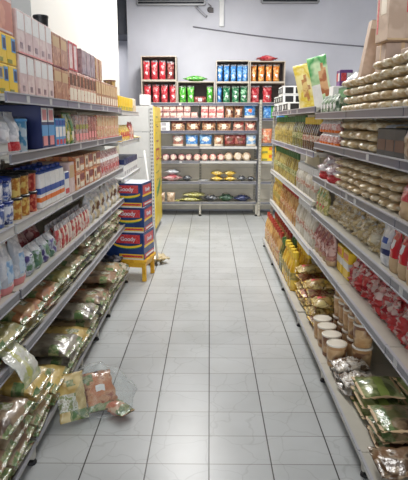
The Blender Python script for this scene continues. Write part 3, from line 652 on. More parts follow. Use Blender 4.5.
# fourth shelf
k = pouch('detergent_bag', .142, .235, .085, [FWHITE, B('detergent_blue', [(70, 130, 196), (120, 170, 216), (200, 220, 236)], 22), PINK], lambda u, v: 1 if .2 < v < .62 and u > -.5 else (2 if v < .16 else 0), seed=11)
run(k, 'white blue detergent bag', 'bag', 'L', z2, 1.98, 2.62, 4, w2, rows=2)
k = pouch('diaper_pack', .125, .14, .10, [B('blue_green_print', [(150, 190, 214), (90, 130, 90), (214, 222, 230), (90, 80, 140)], 18, .3, .4), FWHITE], lambda u, v: 1 if v > .7 else 0, seed=12, wr=.08)
run(k, 'blue and green pack', 'pack', 'L', z2, 2.63, 3.16, 4, w2)
k = pouch('red_bundle', .20, .20, .16, [film('rose_red_film', [(170, 70, 76), (190, 100, 100), (146, 50, 60), (220, 170, 166)], 14)], None, seed=13, wr=.06)
run(k, 'rose red bundle', 'bundle', 'L', z2, 2.63, 3.30, 3, 'back of ' + w2, setback=.135)
k = pouch('spice_pouch', .085, .16, .05, [film('red_white_film', [(176, 40, 52), (206, 90, 90), (226, 206, 200)], 24), FSILVER, CREAMB], lambda u, v: 1 if v > .78 else (2 if abs(u) < .22 else 0), seed=14)
run(k, 'red striped pouch', 'pouch', 'L', z2, 3.18, 4.05, 10, w2, rows=2)
k = pouch('rice_pouch', .188, .245, .10, [FBEI, FWHITE, RED, BROWN], lambda u, v: 1 if (v > .72 or abs(u) > .62) else (3 if el(u, v, 0, .42, .4, .14) else 0), seed=15, wr=.16)
run(k, 'large beige white rice pouch', 'pouch', 'L', z2, 4.07, 5.48, 7, w2, twist=8)

# rice bags lying flat on the two lowest shelves, front ends over the rail
def ricedesign(patch):
    def f(u, v):
        if v > .95 or (v < .10 and abs(u) > .45): return 1
        if v < .05: return 2
        if el(u, v, .2, .30, .32, .10): return 2
        if u < -.62 and .2 < v < .36: return 1
        if patch and el(u, v, .1, .66, .45, .1): return 3
        return 0
    return f
RK = {}
def rice(mat, nm):
    if nm not in RK:
        RK[nm] = [pouch('rice_bag',   .31, .425, .072, [mat, GPRINT, WPRINT, OPRINT], ricedesign(nm in ('orange', 'tan', 'brown')), stand=False, lie=True, seal=.06, wr=.16, box=.32, full=.42, seed=q * 3 + len(RK), sag=.06 if q < 2 else .14, edge=.06 if q < 2 else .10, nu=20, nv=34) for q in range(4)]
    return RK[nm]
RB_ = dict(tan=FRICE, brown=FRICEB, olive=FOLIVE, orange=FORB, grey=FGRY, yellow=FYB, beige=FBEI)
def stacks(z, spec, where, fx):
    for si, (y, cols, wd) in enumerate(spec):
        for li, c in enumerate(cols):
            kk = rice(RB_[c], c)[(si + li) % 2 + (2 if li else 0)]
            n = len(cols); lay = '' if n == 1 else ('bottom of its stack, ' if li == 0 else 'top of its stack, ' if li == n - 1 else ORD[li] + ' up in its stack, ')
            o = put(kk, (fx - (.196 if z > .4 else .172) + (.0 if li == 0 else .022) + rnd.uniform(-.008, .008), y + rnd.uniform(-.012, .012), z + .002 + li * .073), pi / 2 + R(rnd.uniform(-5, 5)),
                f'{c} rice bag, {lay}{ORD[si]} stack from near end, {where}', 'rice bag', 'rice bags on the ' + where)
            s_ = wd / .30
            o.scale = (s_, 1, 1)
stacks(zp, [(1.95, ['tan', 'orange'], .30), (2.27, ['orange', 'olive'], .29), (2.60, ['olive', 'orange'], .31), (2.93, ['orange', 'orange'], .31), (3.27, ['olive', 'olive'], .30), (3.60, ['brown', 'tan'], .30), (3.92, ['grey', 'brown', 'tan'], .29),
            (4.24, ['tan', 'beige', 'grey'], .29), (4.56, ['beige', 'tan', 'beige'], .29), (4.88, ['beige', 'beige', 'beige'], .29), (5.21, ['tan', 'beige', 'beige'], .29)], wp, -.88)
stacks(z1, [(1.86, ['brown', 'tan', 'brown'], .30), (2.17, ['tan', 'brown', 'tan', 'brown'], .30), (2.49, ['brown', 'tan', 'yellow', 'yellow'], .29), (2.81, ['tan', 'yellow'], .30), (3.12, ['brown', 'grey', 'grey'], .29), (3.43, ['grey', 'yellow'], .29), (3.73, ['grey', 'tan', 'grey'], .28),
            (4.02, ['brown', 'grey', 'brown'], .28), (4.31, ['tan', 'brown'], .28), (4.60, ['grey', 'tan', 'brown'], .28), (4.89, ['tan', 'beige', 'tan'], .28), (5.19, ['brown', 'beige'], .28)], w1, -.85)
k = pouch('black_bag', .20, .30, .07, [film('black_clear_film', [(40, 42, 46), (64, 66, 72), (150, 154, 160)], 18)], None, stand=False, lie=True, seed=21, wr=.4)
put(k, (-1.04, 5.38, z1 + .11), pi / 2, 'crumpled black film bag at the far end of bottom left shelf', 'bag')
# torn white packet hanging over the fifth shelf's rail
k = pouch('packet', .17, .25, .03, [film('white_green_film', [(204, 206, 190), (222, 222, 212), (186, 192, 150)], 16, .6), film('lime_film', [(170, 170, 70), (200, 200, 120), (226, 226, 190)], 20)], lambda u, v: 1 if (abs(u + .1) < .14 or v < .12) else 0, stand=False, lie=True, seed=23, wr=.5, sag=.28, edge=.16)
put(k, (-.825, 2.235, .60), R(84), 'white and lime packet drooping over the fifth left shelf edge', 'packet', None, R(40))

# ------------------------------------------------------------------ short rack behind the cartons
k = carton('carton', .104, .2, .15, [YEL, OLIVE, WHITE], [(.1, .55, .9, .9, 0), (.2, .1, .8, .35, 1)]); run(k, 'yellow carton', 'carton', 'L', 1.746, 5.53, 6.55, 9, 'short white rack top shelf')
run(carton('carton', .10, .2, .16, [CREAMB, KRAFT], [(.1, .1, .9, .5, 1)]), 'cream carton', 'carton', 'L', 1.746, 6.56, 6.82, 2, 'short white rack top shelf')
k = tub('coffee_jar', .06, .15, B('gold_brown_jar', [(150, 120, 70), (190, 160, 100), (110, 84, 50)], 20), BROWN); put(k, (-1.00, 5.66, 1.898), 0, 'gold brown lidded jar on the yellow cartons', 'jar')
k = pouch('snack_pouch', .13, .17, .07, [FYEL, RED, WHITE], lambda u, v: 1 if el(u, v, 0, .4, .6, .2) else 0, seed=31); run(k, 'yellow snack pouch', 'pouch', 'L', 1.441, 5.62, 6.28, 5, 'short white rack second shelf')
k = pouch('snack_pouch', .13, .20, .07, [film('pale_pink_film', [(226, 190, 170), (236, 214, 196), (206, 120, 100)], 22), RED], lambda u, v: 1 if v > .75 or abs(u) > .7 else 0, seed=32); run(k, 'pink red snack pouch', 'pouch', 'L', 1.441, 6.30, 6.62, 2, 'short white rack second shelf')
k = pouch('flat_packet', .15, .22, .04, [FYEL, WHITE], None, stand=False, lie=True, seed=33); run(k, 'flat yellow packet', 'packet', 'L', 1.441, 6.64, 6.82, 1, 'short white rack second shelf', setback=-.05)
k = carton('carton', .13, .24, .175, [WHITE, NAVY, GREYB], [(.0, .66, 1, 1, 1), (.1, .1, .9, .3, 2)], [(0, .72, 1, 1, 1)], [(0, 0, 1, 1, 1)]); run(k, 'white navy topped carton', 'carton', 'L', 1.076, 5.75, 6.82, 7, 'short white rack third shelf')
k = carton('carton', .14, .2, .14, [WHITE, GREYB]); put(k, (-.92, 8.06, 1.871), 0, 'plain white carton on top of the display stand panels', 'carton')
KX = P('pale_grey_board', (206, 206, 202), .5)
k = pouch('tan_bag', .26, .30, .12, [film('clear_tan_film', [(196, 176, 130), (214, 200, 164), (170, 146, 96)], 16)], None, stand=False, lie=True, seed=35, wr=.4); put(k, (-.66, 6.33, .002), R(40), 'tan film bag lying on the floor behind the yellow stool', 'bag')

# ------------------------------------------------------------------ plastic bag on the floor with two packs
k = pouch('rice_pack', .17, .26, .07, [FYB, GPRINT, WPRINT], lambda u, v: 1 if (v < .2 and u > -.2) or el(u, v, .1, .78, .3, .1) else (2 if .22 < v < .6 and u < .2 else 0), stand=False, seed=41, wr=.3, seal=.05)
put(k, (-.745, 2.76, .02), R(30), 'yellow green rice pack leaning upright inside the clear floor bag', 'rice pack', None, R(-28))
k = pouch('lentil_pack', .19, .24, .08, [film('lentil_orange', [(176, 104, 70), (196, 130, 90), (206, 160, 124), (150, 84, 56)], 18), GPRINT, WHITE], lambda u, v: 1 if v < .16 or el(u, v, -.6, .8, .3, .14) else (2 if el(u, v, -.1, .5, .28, .1) else 0), stand=False, seed=42, wr=.3, seal=.05)
put(k, (-.60, 2.86, .03), R(28), 'orange lentil pack slumped inside the clear floor bag', 'lentil pack', None, R(-48))
k = pouch('lentil_pack', .10, .20, .07, [film('lentil_red', [(176, 84, 60), (200, 120, 90), (220, 190, 160)], 18), GPRINT], lambda u, v: 1 if v < .3 or u > .6 else 0, stand=False, lie=True, seed=43, wr=.3)
put(k, (-.53, 2.87, .006), R(50), 'small red lentil pack lying flat under the orange pack', 'lentil pack')
bm = bmesh.new(); bmesh.ops.create_icosphere(bm, subdivisions=4, radius=1)
for v in bm.verts:
    p = v.co.copy(); n_ = noise.noise(p * 2.2 + Vector((3, 1, 7))) * .20 + noise.noise(p * 5.1) * .10
    s = 1 + n_
    x, y, z = p.x * .225 * s, p.y * .19 * s, (p.z * .5 + .5)
    z = z * .27 * (1 + n_ * .5); sh = 1.0 if z < .1 else max(.34, 1 - (z - .1) * 3.0)
    v.co = (x * sh - z * .10, y * sh + z * .35, max(.002, z))
me = bpy.data.meshes.new('plastic_bag'); bm.to_mesh(me); bm.free(); me.materials.append(clear_film('clear_bag_film', base=.06, top=.42)); me.polygons.foreach_set('use_smooth', [True] * len(me.polygons))
tag(link('plastic_bag', me, None, (-.630, 2.87, 0)), 'clear plastic bag holding packs on the floor by the left rack', 'plastic bag')

# ------------------------------------------------------------------ far right rack: oils
f1, f2, f3, f4, f5 = 'top far right shelf', 'second far right shelf', 'third far right shelf', 'fourth far right shelf', 'bottom far right shelf'
y1, y2, y3, y4, y5 = 1.751, 1.411, 1.031, .636, .126
k = carton('carton',   .40, .26, .092, [WHITE, BLACK, GREYB], [(.03, .14, .47, .86, 1), (.53, .14, .97, .86, 1), (.08, .3, .18, .7, 0), (.58, .3, .68, .7, 0)], [(.1, .14, .45, .86, 1), (.55, .14, .9, .86, 1)])
run(k, 'white carton with black squares', 'carton', 'R', y1, 5.90, 7.18, 3, f1, 3, tops=[1, 3, 2], setback=.0)
k = pouch('chip_bag', .24, .36, .12, [FORANGE, FYEL, RED], lambda u, v: 1 if el(u, v, 0, .5, .6, .25) else 0, seed=51); put(k, (1.12, 6.85, y1), -pi / 2 + R(-50), 'orange yellow bag behind the white black squared cartons', 'bag')
P1 = B('yellow_poster_print', [(236, 214, 90), (246, 232, 140), (226, 196, 60), (240, 226, 160)], 6, .3, .2, 8, hard=False); P2 = B('green_poster_print', [(110, 190, 110), (150, 214, 140), (80, 170, 96), (214, 236, 190)], 4, .3, .2, 8, hard=False)
k = pouch('flat_packet', .17, .40, .03, [P1, B('poster_figure_tan', [(214, 160, 90), (190, 130, 80), (232, 200, 130)], 16), WHITE], lambda u, v: 1 if el(u, v, .1, .45, .35, .28) else 0, stand=False, seed=52, wr=.25, nv=20)
put(k, (.925, 5.25, y1 + .020), R(-24), 'large flat yellow packet leaning on the top far right shelf', 'packet', None, 0, R(-13))
k = pouch('flat_packet', .17, .42, .03, [P2, B('poster_figure_orange', [(206, 140, 84), (226, 180, 130), (180, 110, 70)], 12), WHITE], lambda u, v: 1 if el(u, v, .45, .48, .36, .36) else (2 if u < -.1 and v < .45 else 0), stand=False, seed=53, wr=.25, nv=20)
put(k, (.975, 4.80, y1 + .020), R(-28), 'large flat green packet leaning beside the yellow packet', 'packet', None, 0, R(-13))
k = carton('carton', .16, .26, .17, [LAVB, CREAMB]); run(k, 'small mauve carton', 'carton', 'R', y1, 5.40, 5.85, 2, f1, setback=.15)
k = bottle('oil_bottle', .038, .285, OILP, CAPG, LABY); run(k, 'pale yellow oil bottle', 'oil bottle', 'R', y2, 5.65, 7.17, 11, f2)
k = bottle('oil_bottle', .040, .29, OILG, CAPG, LABG); run(k, 'dark olive oil bottle', 'oil bottle', 'R', y2, 5.02, 5.64, 6, f2)
k = bottle('sauce_bottle', .036, .27, BRGL, CAPY, LABW); run(k, 'brown sauce bottle', 'sauce bottle', 'R', y2, 4.29, 5.01, 8, f2)
k = bottle('oil_bottle', .038, .31, OILP, CAPG, LABG); run(k, 'slender green capped oil bottle', 'oil bottle', 'R', y3, 5.30, 7.17, 14, f3)
k = bottle('vinegar_jar', .044, .24, VINEG, CAPW, LABW, .5, shape=1); run(k, 'pale vinegar jar', 'vinegar jar', 'R', y3, 4.29, 5.29, 10, f3)
k = bottle('oil_bottle', .040, .33, OIL, CAPY, LABY); run(k, 'golden oil bottle', 'oil bottle', 'R', y4, 6.45, 7.17, 6, f4)
k = bottle('oil_bottle', .040, .33, OILO, CAPR, LABR); run(k, 'red capped orange oil bottle', 'oil bottle', 'R', y4, 5.25, 6.44, 9, f4)
k = bottle('vinegar_bottle', .042, .31, VINEG, CAPW, LABW); run(k, 'clear vinegar bottle', 'vinegar bottle', 'R', y4, 4.29, 5.24, 10, f4)
k = bottle('oil_bottle', .045, .36, OILO, CAPR, LABR, .36); run(k, 'orange oil bottle', 'oil bottle', 'R', y5, 5.68, 7.17, 10, f5, rows=2, front=.722)
k = bottle('oil_bottle', .050, .34, OILG, CAPG, LABG, .36); run(k, 'olive oil bottle', 'oil bottle', 'R', y5, 5.44, 5.67, 2, f5, rows=2, front=.722)
k = bottle('oil_bottle', .056, .36, OILY, CAPY, LABY, .42); run(k, 'bright yellow oil bottle', 'oil bottle', 'R', y5, 4.80, 5.43, 5, f5, rows=2, front=.722)

# ------------------------------------------------------------------ near right rack
n1, n2, n3, n4, n5, n6 = 'top near right shelf', 'second near right shelf', 'third near right shelf', 'fourth near right shelf', 'fifth near right shelf', 'bottom near right shelf'
q1, q2, q3, q4, q5, q6 = 1.701, 1.486, 1.236, .976, .656, .126
k = pouch('herb_pouch', .10, .125, .06, [film('green_clear_film', [(70, 110, 70), (120, 150, 110), (196, 206, 190), (50, 84, 56)], 26), WHITE], lambda u, v: 1 if el(u, v, 0, .4, .5, .2) else 0, seed=61); run(k, 'small green herb pouch', 'pouch', 'R', q1, 3.72, 4.24, 5, n1)
k = carton('carton', .26, .16, .19, [P('dark_green_board', (56, 96, 70), .4), WHITE, GREEN], [(.08, .6, .92, .9, 2), (.1, .1, .5, .5, 1)], [(.1, .5, .9, .9, 2)]); put(k, (1.03, 4.07, q1), -pi / 2, 'dark green carton behind the small herb pouches', 'carton')
k = pouch('white_bag', .17, .10, .09, [FWHITE], None, seed=62)
put(k, (1.05, 3.99, q1 + .193), -pi / 2, 'white film bag on the dark green carton, nearer one', 'bag'); put(k, (1.05, 4.16, q1 + .193), -pi / 2, 'white film bag on the dark green carton, farther one', 'bag')
k = carton('carton', .12, .10, .12, [P('purple_board', (110, 66, 130), .4), RED, WHITE], [(.1, .3, .5, .8, 1), (.55, .3, .9, .8, 2)], [(.1, .3, .5, .8, 1), (.55, .3, .9, .8, 2)]); k0 = carton('carton', .15, .2, .165, [WHITE, GREYB], [(.1, .1, .9, .5, 1)])
put(k0, (1.06, 4.50, 1.751), -pi / 2, 'white carton under the purple carton', 'carton'); put(k, (1.06, 4.50, 1.919), -pi / 2, 'small purple carton with red mark at the back', 'carton')
V3 = [nest_pack('pasta_pack', 1, .185, .30, .054, [NEST, FWHITE], s_ + 21) for s_ in range(3)]
VM = [nest_pack('pasta_pack', 2, .148, .19, .048, [NEST, FWHITE], s_) for s_ in range(3)]
V5 = [nest_pack('pasta_pack', 2, .145, .30, .043, [NEST, FWHITE], s_ + 11) for s_ in range(3)]
VE = [nest_pack('pasta_pack', 1, .14, .32, .052, [NEST, FWHITE], s_ + 5) for s_ in range(3)]
def vstack(prot, desc, z, a, b, n, layers, where, setback=.0, tops=None, rowsb=1):
    st = (b - a) / n
    for la in range(layers):
        for i in range(n):
            if tops and la >= tops[i]: continue
            kk = prot[(i * 2 + la) % len(prot)]
            put(kk, (RF + setback + kk.d / 2 + .012 + rnd.uniform(-.008, .014), a + st * (i + .5) + rnd.uniform(-.006, .006), z + la * (kk.h * 1.03)), -pi / 2 + R(rnd.uniform(-4, 4)),
                f'{desc}, ' + ('' if n == 1 else ORD[i] + ' from near end, ') + f'{LAY[layers][la]}{where}', 'pasta pack', 'pasta packs on ' + where)
vstack(VM, 'long wrapped pasta pack', q1, 2.34, 3.60, 4, 5, n1, tops=[5, 5, 4, 4])
vstack(V3, 'short wrapped pasta pack', q2, 3.02, 3.62, 3, 3, n2)
vstack(VE, 'stubby wrapped pasta pack', q2, 2.84, 3.00, 1, 3, n2)
vstack(V5, 'long wrapped pasta pack', q3, 2.46, 3.64, 4, 4, n3)
# boxes above the pasta packs
k = carton('cardboard_box', .20, .20, .40, [KRAFTD, KRAFT], [(.45, 0, .55, 1, 1)], [(.45, 0, .55, 1, 1)]); put(k, (1.135, 3.50, q1), -pi / 2, 'brown cardboard box under the tall striped carton', 'cardboard box')
k = carton('cardboard_box', .19, .27, .50, [KRAFTB, RED, CREAMB, KRAFT], [(.10, .1, .22, .95, 1), (.4, .3, .8, .8, 2)], [(.38, .30, .46, .98, 1), (.54, .30, .62, .98, 1), (.0, .0, 1, .02, 3)])
put(k, (1.14, 3.42, q1 + .403), -pi / 2 + R(5), 'tall cardboard carton with red stripes by the right edge', 'cardboard box')
k = carton('cardboard_box', .09, .15, .55, [KRAFTB, CREAMB, KRAFT], [(.1, .1, .9, .9, 0)], [(.02, .90, .98, .99, 1), (.47, .0, .53, .9, 2)]); put(k, (1.03, 3.78, q1 + .03), -pi / 2, 'thin tall cardboard carton tilting over the pasta packs', 'cardboard box', None, R(-9))
k = carton('cardboard_box', .22, .19, .33, [KRAFTD, KRAFT], [], [(.45, 0, .55, 1, 1)]); put(k, (1.138, 3.03, q1), -pi / 2 + R(4), 'squat cardboard box behind the top pasta packs', 'cardboard box')
k = pouch('clear_green_bag', .22, .16, .14, [film('clear_green_film', [(150, 176, 156), (186, 206, 190), (110, 140, 120)], 18)], None, seed=66, wr=.3); put(k, (1.10, 2.80, q1), -pi / 2, 'pale green film bag at the right end of the top shelf', 'bag')
k = pouch('pink_pack', .088, .084, .06, [film('pink_white_film', [(206, 130, 120), (226, 180, 174), (186, 96, 84), (232, 214, 210)], 30), WHITE, ORANGE], lambda u, v: 1 if v > .7 else (2 if v < .2 else 0), seed=63, wr=.15)
run(k, 'small pink white pack', 'pack', 'R', q2, 3.66, 4.24, 6, n2, 2)
k = carton('carton', .14, .3, .13, [P('blackish_board', (42, 42, 46), .45), BROWN, GREYB], [(.1, .2, .9, .6, 1)]); run(k, 'black brown carton', 'carton', 'R', q2, 2.42, 2.82, 3, n2, setback=.03)
k = pouch('brown_pouch', .13, .17, .06, [film('brown_film', [(130, 96, 64), (160, 124, 88), (106, 76, 50)], 20)], None, seed=67); run(k, 'brown snack pouch', 'pouch', 'R', q2, 2.02, 2.40, 3, n2)
run(nest_pack('pasta_pack', 3, .062, .3, .06, [NESTD, FWHITE], 9), 'tan wrapped pasta pack', 'pasta pack', 'R', q2 + .0, 1.62, 2.0, 2, n2)
k = pouch('gift_bundle', .28, .165, .15, [film('white_pink_wrap', [(196, 170, 176), (216, 196, 200), (160, 110, 120), (232, 226, 228)], 16, .7), RED, WHITE], lambda u, v: 1 if v < .35 and u > .0 else 0, seed=64, wr=.35); run(k, 'pink white wrapped bundle', 'bundle', 'R', q3, 3.66, 4.24, 2, n3)
k = pouch('red_bag', .19, .185, .12, [FRED, KRAFT, WHITE], lambda u, v: 1 if (v < .42 and abs(u) < .8) else 0, seed=65); run(k, 'red snack bag', 'bag', 'R', q3, 1.82, 2.44, 3, n3)
k = pouch('lemon_pack', .092, .20, .06, [film('yellow_green_film', [(196, 180, 90), (216, 206, 140), (150, 150, 70), (226, 214, 170)], 24), GREEN, RED], lambda u, v: 1 if el(u, v, 0, .75, .5, .1) else (2 if el(u, v, .1, .3, .4, .08) else 0), seed=71); run(k, 'yellow green spice pack', 'pack', 'R', q4, 3.93, 4.24, 3, n4)
CP = [pouch('pasta_bag', .13, .13, .10, [FCLEAR, FWHITE], lambda u, v: 1 if (v > .86 and u > .1) else 0, seed=72 + i, wr=.4) for i in range(3)]
for la in range(2):
    for i in range(10):
        put(CP[(i + la) % 3], (RF + .105 + .03 * la + rnd.uniform(0, .015), 3.87 - .128 * i + rnd.uniform(-.01, .01), q4 + .002 + la * .076), -pi / 2 + R(rnd.uniform(-20, 20)), f'clear bag of cream pasta, {ORD[i]} from far end, {LAY[2][la]}{n4}', 'pasta bag', 'pasta bags on ' + n4, R(-10 * la), R(rnd.uniform(-10, 10) * la))
k = pouch('blue_white_pack', .14, .19, .06, [FWHITE, NAVY, BLUE], lambda u, v: 1 if .25 < v < .45 else (2 if el(u, v, .2, .65, .4, .1) else 0), seed=75); run(k, 'white pack with blue band', 'pack', 'R', q4, 2.50, 2.62, 1, n4)
k = pouch('red_wafer_pack', .105, .19, .06, [P('scarlet_film', (202, 34, 44), .25, coat=.6), KRAFT, WHITE], lambda u, v: 2 if el(u, v, 0, .70, .42, .10) else (1 if v < .34 else 0), seed=76, wr=.12); run(k, 'red pack with white round mark', 'pack', 'R', q4, 1.70, 2.49, 7, n4)
k = carton('carton', .2, .2, .13, [KRAFT, CREAMB]); run(k, 'open tan carton', 'carton', 'R', q4, 2.62, 3.02, 2, 'back of ' + n4, setback=.20)
k = pouch('noodle_bag', .126, .25, .09, [film('pink_noodle_film', [(176, 110, 96), (200, 146, 130), (150, 80, 74), (216, 180, 170)], 22), DRED, KRAFT], lambda u, v: 1 if el(u, v, 0, .72, .7, .14) else (2 if v < .16 else 0), seed=77, wr=.2); run(k, 'pink noodle bag', 'bag', 'R', q5, 3.70, 4.24, 4, n5)
k = carton('carton', .14, .22, .18, [YEL, WHITE, ORANGE], [(.0, .35, 1, .6, 1), (.1, .7, .9, .9, 2)], [(0, .35, 1, .6, 1)]); run(k, 'yellow carton with white band', 'carton', 'R', q5, 3.34, 3.68, 2, n5, setback=.06)
WF = [pouch('wafer_bag', .125, .16, .09, [film('red_white_wafer', [(176, 30, 40), (206, 60, 60), (196, 44, 50), (230, 200, 190)], 18, .35), film('blush_film', [(206, 90, 84), (226, 180, 170), (236, 218, 208), (190, 60, 60)], 20), FRED], lambda u, v: 1 if v > .82 else (2 if el(u, v, .1, .42, .5, .12) else 0), seed=91 + i, wr=.35) for i in range(3)]
for la in range(2):
    for i in range(9):
        put(WF[(i + la) % 3], (RF + .102 + .03 * la + rnd.uniform(0, .02), 3.27 - .127 * i + rnd.uniform(-.01, .01), q5 + .002 + la * .10), -pi / 2 + R(rnd.uniform(-18, 18)), f'red white wafer bag, {ORD[i]} from far end, {LAY[2][la]}{n5}', 'wafer bag', 'wafer bags on ' + n5, R(-10 * la), R(rnd.uniform(-10, 10) * la))
k = pouch('crimson_bag', .18, .25, .11, [FRED, WHITE], lambda u, v: 1 if el(u, v, 0, .5, .5, .16) else 0, seed=99); run(k, 'crimson bag', 'bag', 'R', q5, 1.55, 2.15, 3, n5)
# bottom shelf: lentils, tubs, flat packs
LB_ = [pouch('lentil_bag', .20, .28, .075, [film(nm, cs, 16, .2, 16, .4, .25), RED if i != 2 else GREEN, FYEL if i != 2 else LEAF], lambda u, v: 1 if el(u, v, -.2, .3, .35, .1) else (2 if v < .1 or el(u, v, .3, .65, .4, .12) else 0), stand=False, lie=True, seed=100 + i, wr=.35, sag=.1, edge=.06)
       for i, (nm, cs) in enumerate([('lentil_yellow', [(160, 124, 56), (190, 158, 86), (130, 96, 42), (204, 186, 126)]), ('lentil_rose', [(170, 96, 70), (196, 130, 96), (150, 76, 56), (214, 180, 140)]), ('lentil_green', [(70, 120, 50), (110, 150, 70), (50, 96, 40), (180, 190, 120)])])]
for i, (y, cs) in enumerate([(4.64, [1, 0, 1, 0]), (4.42, [0, 1, 0]), (4.19, [0, 0, 1, 0]), (3.97, [1, 0, 0])]):
    for la, c in enumerate(cs):
        nmc = ['yellow lentil bag', 'rose lentil bag', 'green lentil bag'][c]
        put(LB_[c], (.745 + .15 + rnd.uniform(-.01, .012), y, q6 + la * .073), -pi / 2 + R(rnd.uniform(-7, 7)), f'{nmc}, {LAY[len(cs)][la]}{ORD[i]} stack from the yellow oil bottles, bottom right', 'lentil bag', 'lentil bags on ' + n6)
k = tub('tub', .062, .15, TUBB, TUBL, 18, .88, TUBB)
run(k, 'brown tub', 'tub', 'R', q6, 3.20, 3.80, 4, n6, front=.735)
run(k, 'stacked brown tub', 'tub', 'R', q6, 3.16, 3.84, 5, 'behind single tubs', layers=3, front=.885)
CK = [pouch('clear_pack', .16, .20, .06, [film('clear_snack_film', [(150, 130, 104), (196, 186, 170), (216, 212, 206), (110, 90, 70)], 22, .7)], None, stand=False, lie=True, seed=110 + i, wr=.5) for i in range(2)]
for i in range(2):
    for la in range(2): put(CK[(i + la) % 2], (.85, 3.09 - .19 * i, q6 + la * .05), -pi / 2 + R(rnd.uniform(-12, 12)), f'clear snack pack, {LAY[2][la]}' + ('beside the tubs, ' if i == 0 else 'under the green packs, ') + n6, 'snack pack', 'clear snack packs')
GP = pouch('dried_pack', .25, .222, .055, [film('green_pack_film', [(128, 140, 80), (152, 164, 104), (176, 182, 130), (96, 112, 56)], 9, .45, 14, hard=False), KRAFT, P('muted_leaf', (156, 176, 90), .3, coat=.6)], lambda u, v: 1 if abs(u) > .92 or v < .05 or v > .93 else (2 if .42 < v < .62 else 0), stand=False, lie=True, seed=120, wr=.25)
DP = pouch('dried_pack', .25, .222, .055, [film('brown_green_pack_film', [(120, 92, 66), (100, 104, 62), (160, 136, 106), (96, 72, 54)], 9, .45, 14, hard=False), KRAFT, GPRINT], lambda u, v: 1 if abs(u) > .92 or v < .05 or v > .93 else (2 if .10 < v < .32 else 0), stand=False, lie=True, seed=121, wr=.25)
def pk(k, x, y, z, label, tilt=0, tw=0): put(k, (x, y, z), -pi / 2 + R(tw), label, 'pack', None, R(tilt))
for i, (y, nm) in enumerate([(2.70, 'green'), (2.38, 'brown green')]):
    K_ = GP if i == 0 else DP
    nl = 3 if i == 0 else 3
    for la in range(nl):
        pk(K_, .895, y + rnd.uniform(-.01, .01), q6 + (.105 if i == 0 else 0) * 0 + la * .056, f'flat {nm} dried food pack, {LAY[3][la]}by the aisle, {n6}', 0, rnd.uniform(-5, 5))
        pk(K_, 1.127, y + rnd.uniform(-.01, .01), q6 + la * .056, f'flat {nm} dried food pack, {LAY[3][la]}by the back panel, {n6}', 0, rnd.uniform(-5, 5))
k = pouch('brown_pack', .22, .42, .07, [film('brown_sheer_film', [(104, 76, 50), (134, 100, 70), (160, 140, 116), (84, 60, 40)], 16, .3)], None, stand=False, lie=True, seed=125, wr=.4); put(k, (.93, 2.13, q6 + .04), -pi / 2, 'shiny brown pack nearest the viewer on bottom near right shelf', 'pack')

# ------------------------------------------------------------------ back rack
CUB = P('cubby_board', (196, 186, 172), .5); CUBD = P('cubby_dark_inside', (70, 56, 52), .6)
def cubby(x0, x1, z0, z1, label):
    w, h, d = x1 - x0, z1 - z0, .36
    t = tag(link('display_crate', None, None, ((x0 + x1) / 2, 9.64 + d / 2, z0)), label, 'display crate', 'open display crates on the back rack')
    m = MB()
    for s in (-1, 1): m.box(s * (w / 2 - .008) - .008, s * (w / 2 - .008) + .008, -d / 2, d / 2, 0, h, 0, .002)
    m.box(-w / 2 + .016, w / 2 - .016, -d / 2, d / 2, 0, .014); m.box(-w / 2 + .016, w / 2 - .016, -d / 2, d / 2, h - .014, h)
    link('frame', m.mesh('crate_frame', [CUB]), t)
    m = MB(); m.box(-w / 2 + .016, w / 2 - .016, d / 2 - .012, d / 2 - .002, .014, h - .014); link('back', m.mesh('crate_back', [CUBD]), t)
bz = 1.946
cubs = [(-1.165, -.565, bz, bz + .375, 'lower left'), (-1.165, -.565, bz + .377, bz + .775, 'upper left'), (-.555, .085, bz, bz + .36, 'single low'), (.105, .665, bz, bz + .345, 'lower middle'), (.105, .665, bz + .347, bz + .70, 'upper middle'), (.675, 1.275, bz, bz + .345, 'lower right'), (.675, 1.275, bz + .347, bz + .69, 'upper right')]
for x0, x1, a, b, nm in cubs: cubby(x0, x1, a, b, f'{nm} open fronted crate on top of the back rack')
def chips(mat, w, h, seed, nm='chip_bag', patch=WHITE, t=.11): return pouch(nm, w * .88, h * .93, t, [mat, patch, FSILVER], lambda u, v: 1 if el(u, v, .15, .35, .42, .07) else (2 if v > .95 else 0), seed=seed, wr=.28, nu=8, nv=12)
def chiprow(mat, col, xs, z, h, seed, where, w=.14, patch=WHITE):
    k = chips(mat, w, h, seed, patch=patch)
    for i, x in enumerate(xs): put(k, (x, 9.735 + rnd.uniform(0, .02), z), R(rnd.uniform(-8, 8)), f'{col} chip bag' + (f', {ORD[i]} from the left' if len(xs) > 1 else '') + f', {where}', 'chip bag', f'{col} chip bags in {where}')
g = .0145
chiprow(FRED, 'red', [-1.07, -.925, -.78, -.635], bz + g, .32, 201, 'lower left crate', .135)
chiprow(FRED, 'red', [-1.08, -.945, -.81], bz + .377 + g, .34, 202, 'upper left crate', .13)
chiprow(FDRED, 'dark red', [-.67], bz + .377 + g, .32, 203, 'upper left crate', .14)
chiprow(FGREEN, 'bright green', [-.465, -.325], bz + g, .30, 204, 'single low crate', .135)
chiprow(FGREEN, 'lone bright green', [.0], bz + g, .30, 205, 'right side of single low crate', .12)
k = pouch('tray_pack', .22, .10, .08, [FDRED, FWHITE], lambda u, v: 1 if el(u, v, 0, .5, .4, .3) else 0, seed=206); put(k, (-.17, 9.77, bz + g), R(8), 'small dark red pack between green bags in single low crate', 'pack')
chiprow(FBLUE, 'blue', [.17, .285, .40, .51, .60], bz + .347 + g, .30, 207, 'upper middle crate', .108)
chiprow(FBLUE, 'narrow blue', [.165], bz + g, .29, 208, 'lower middle crate', .085)
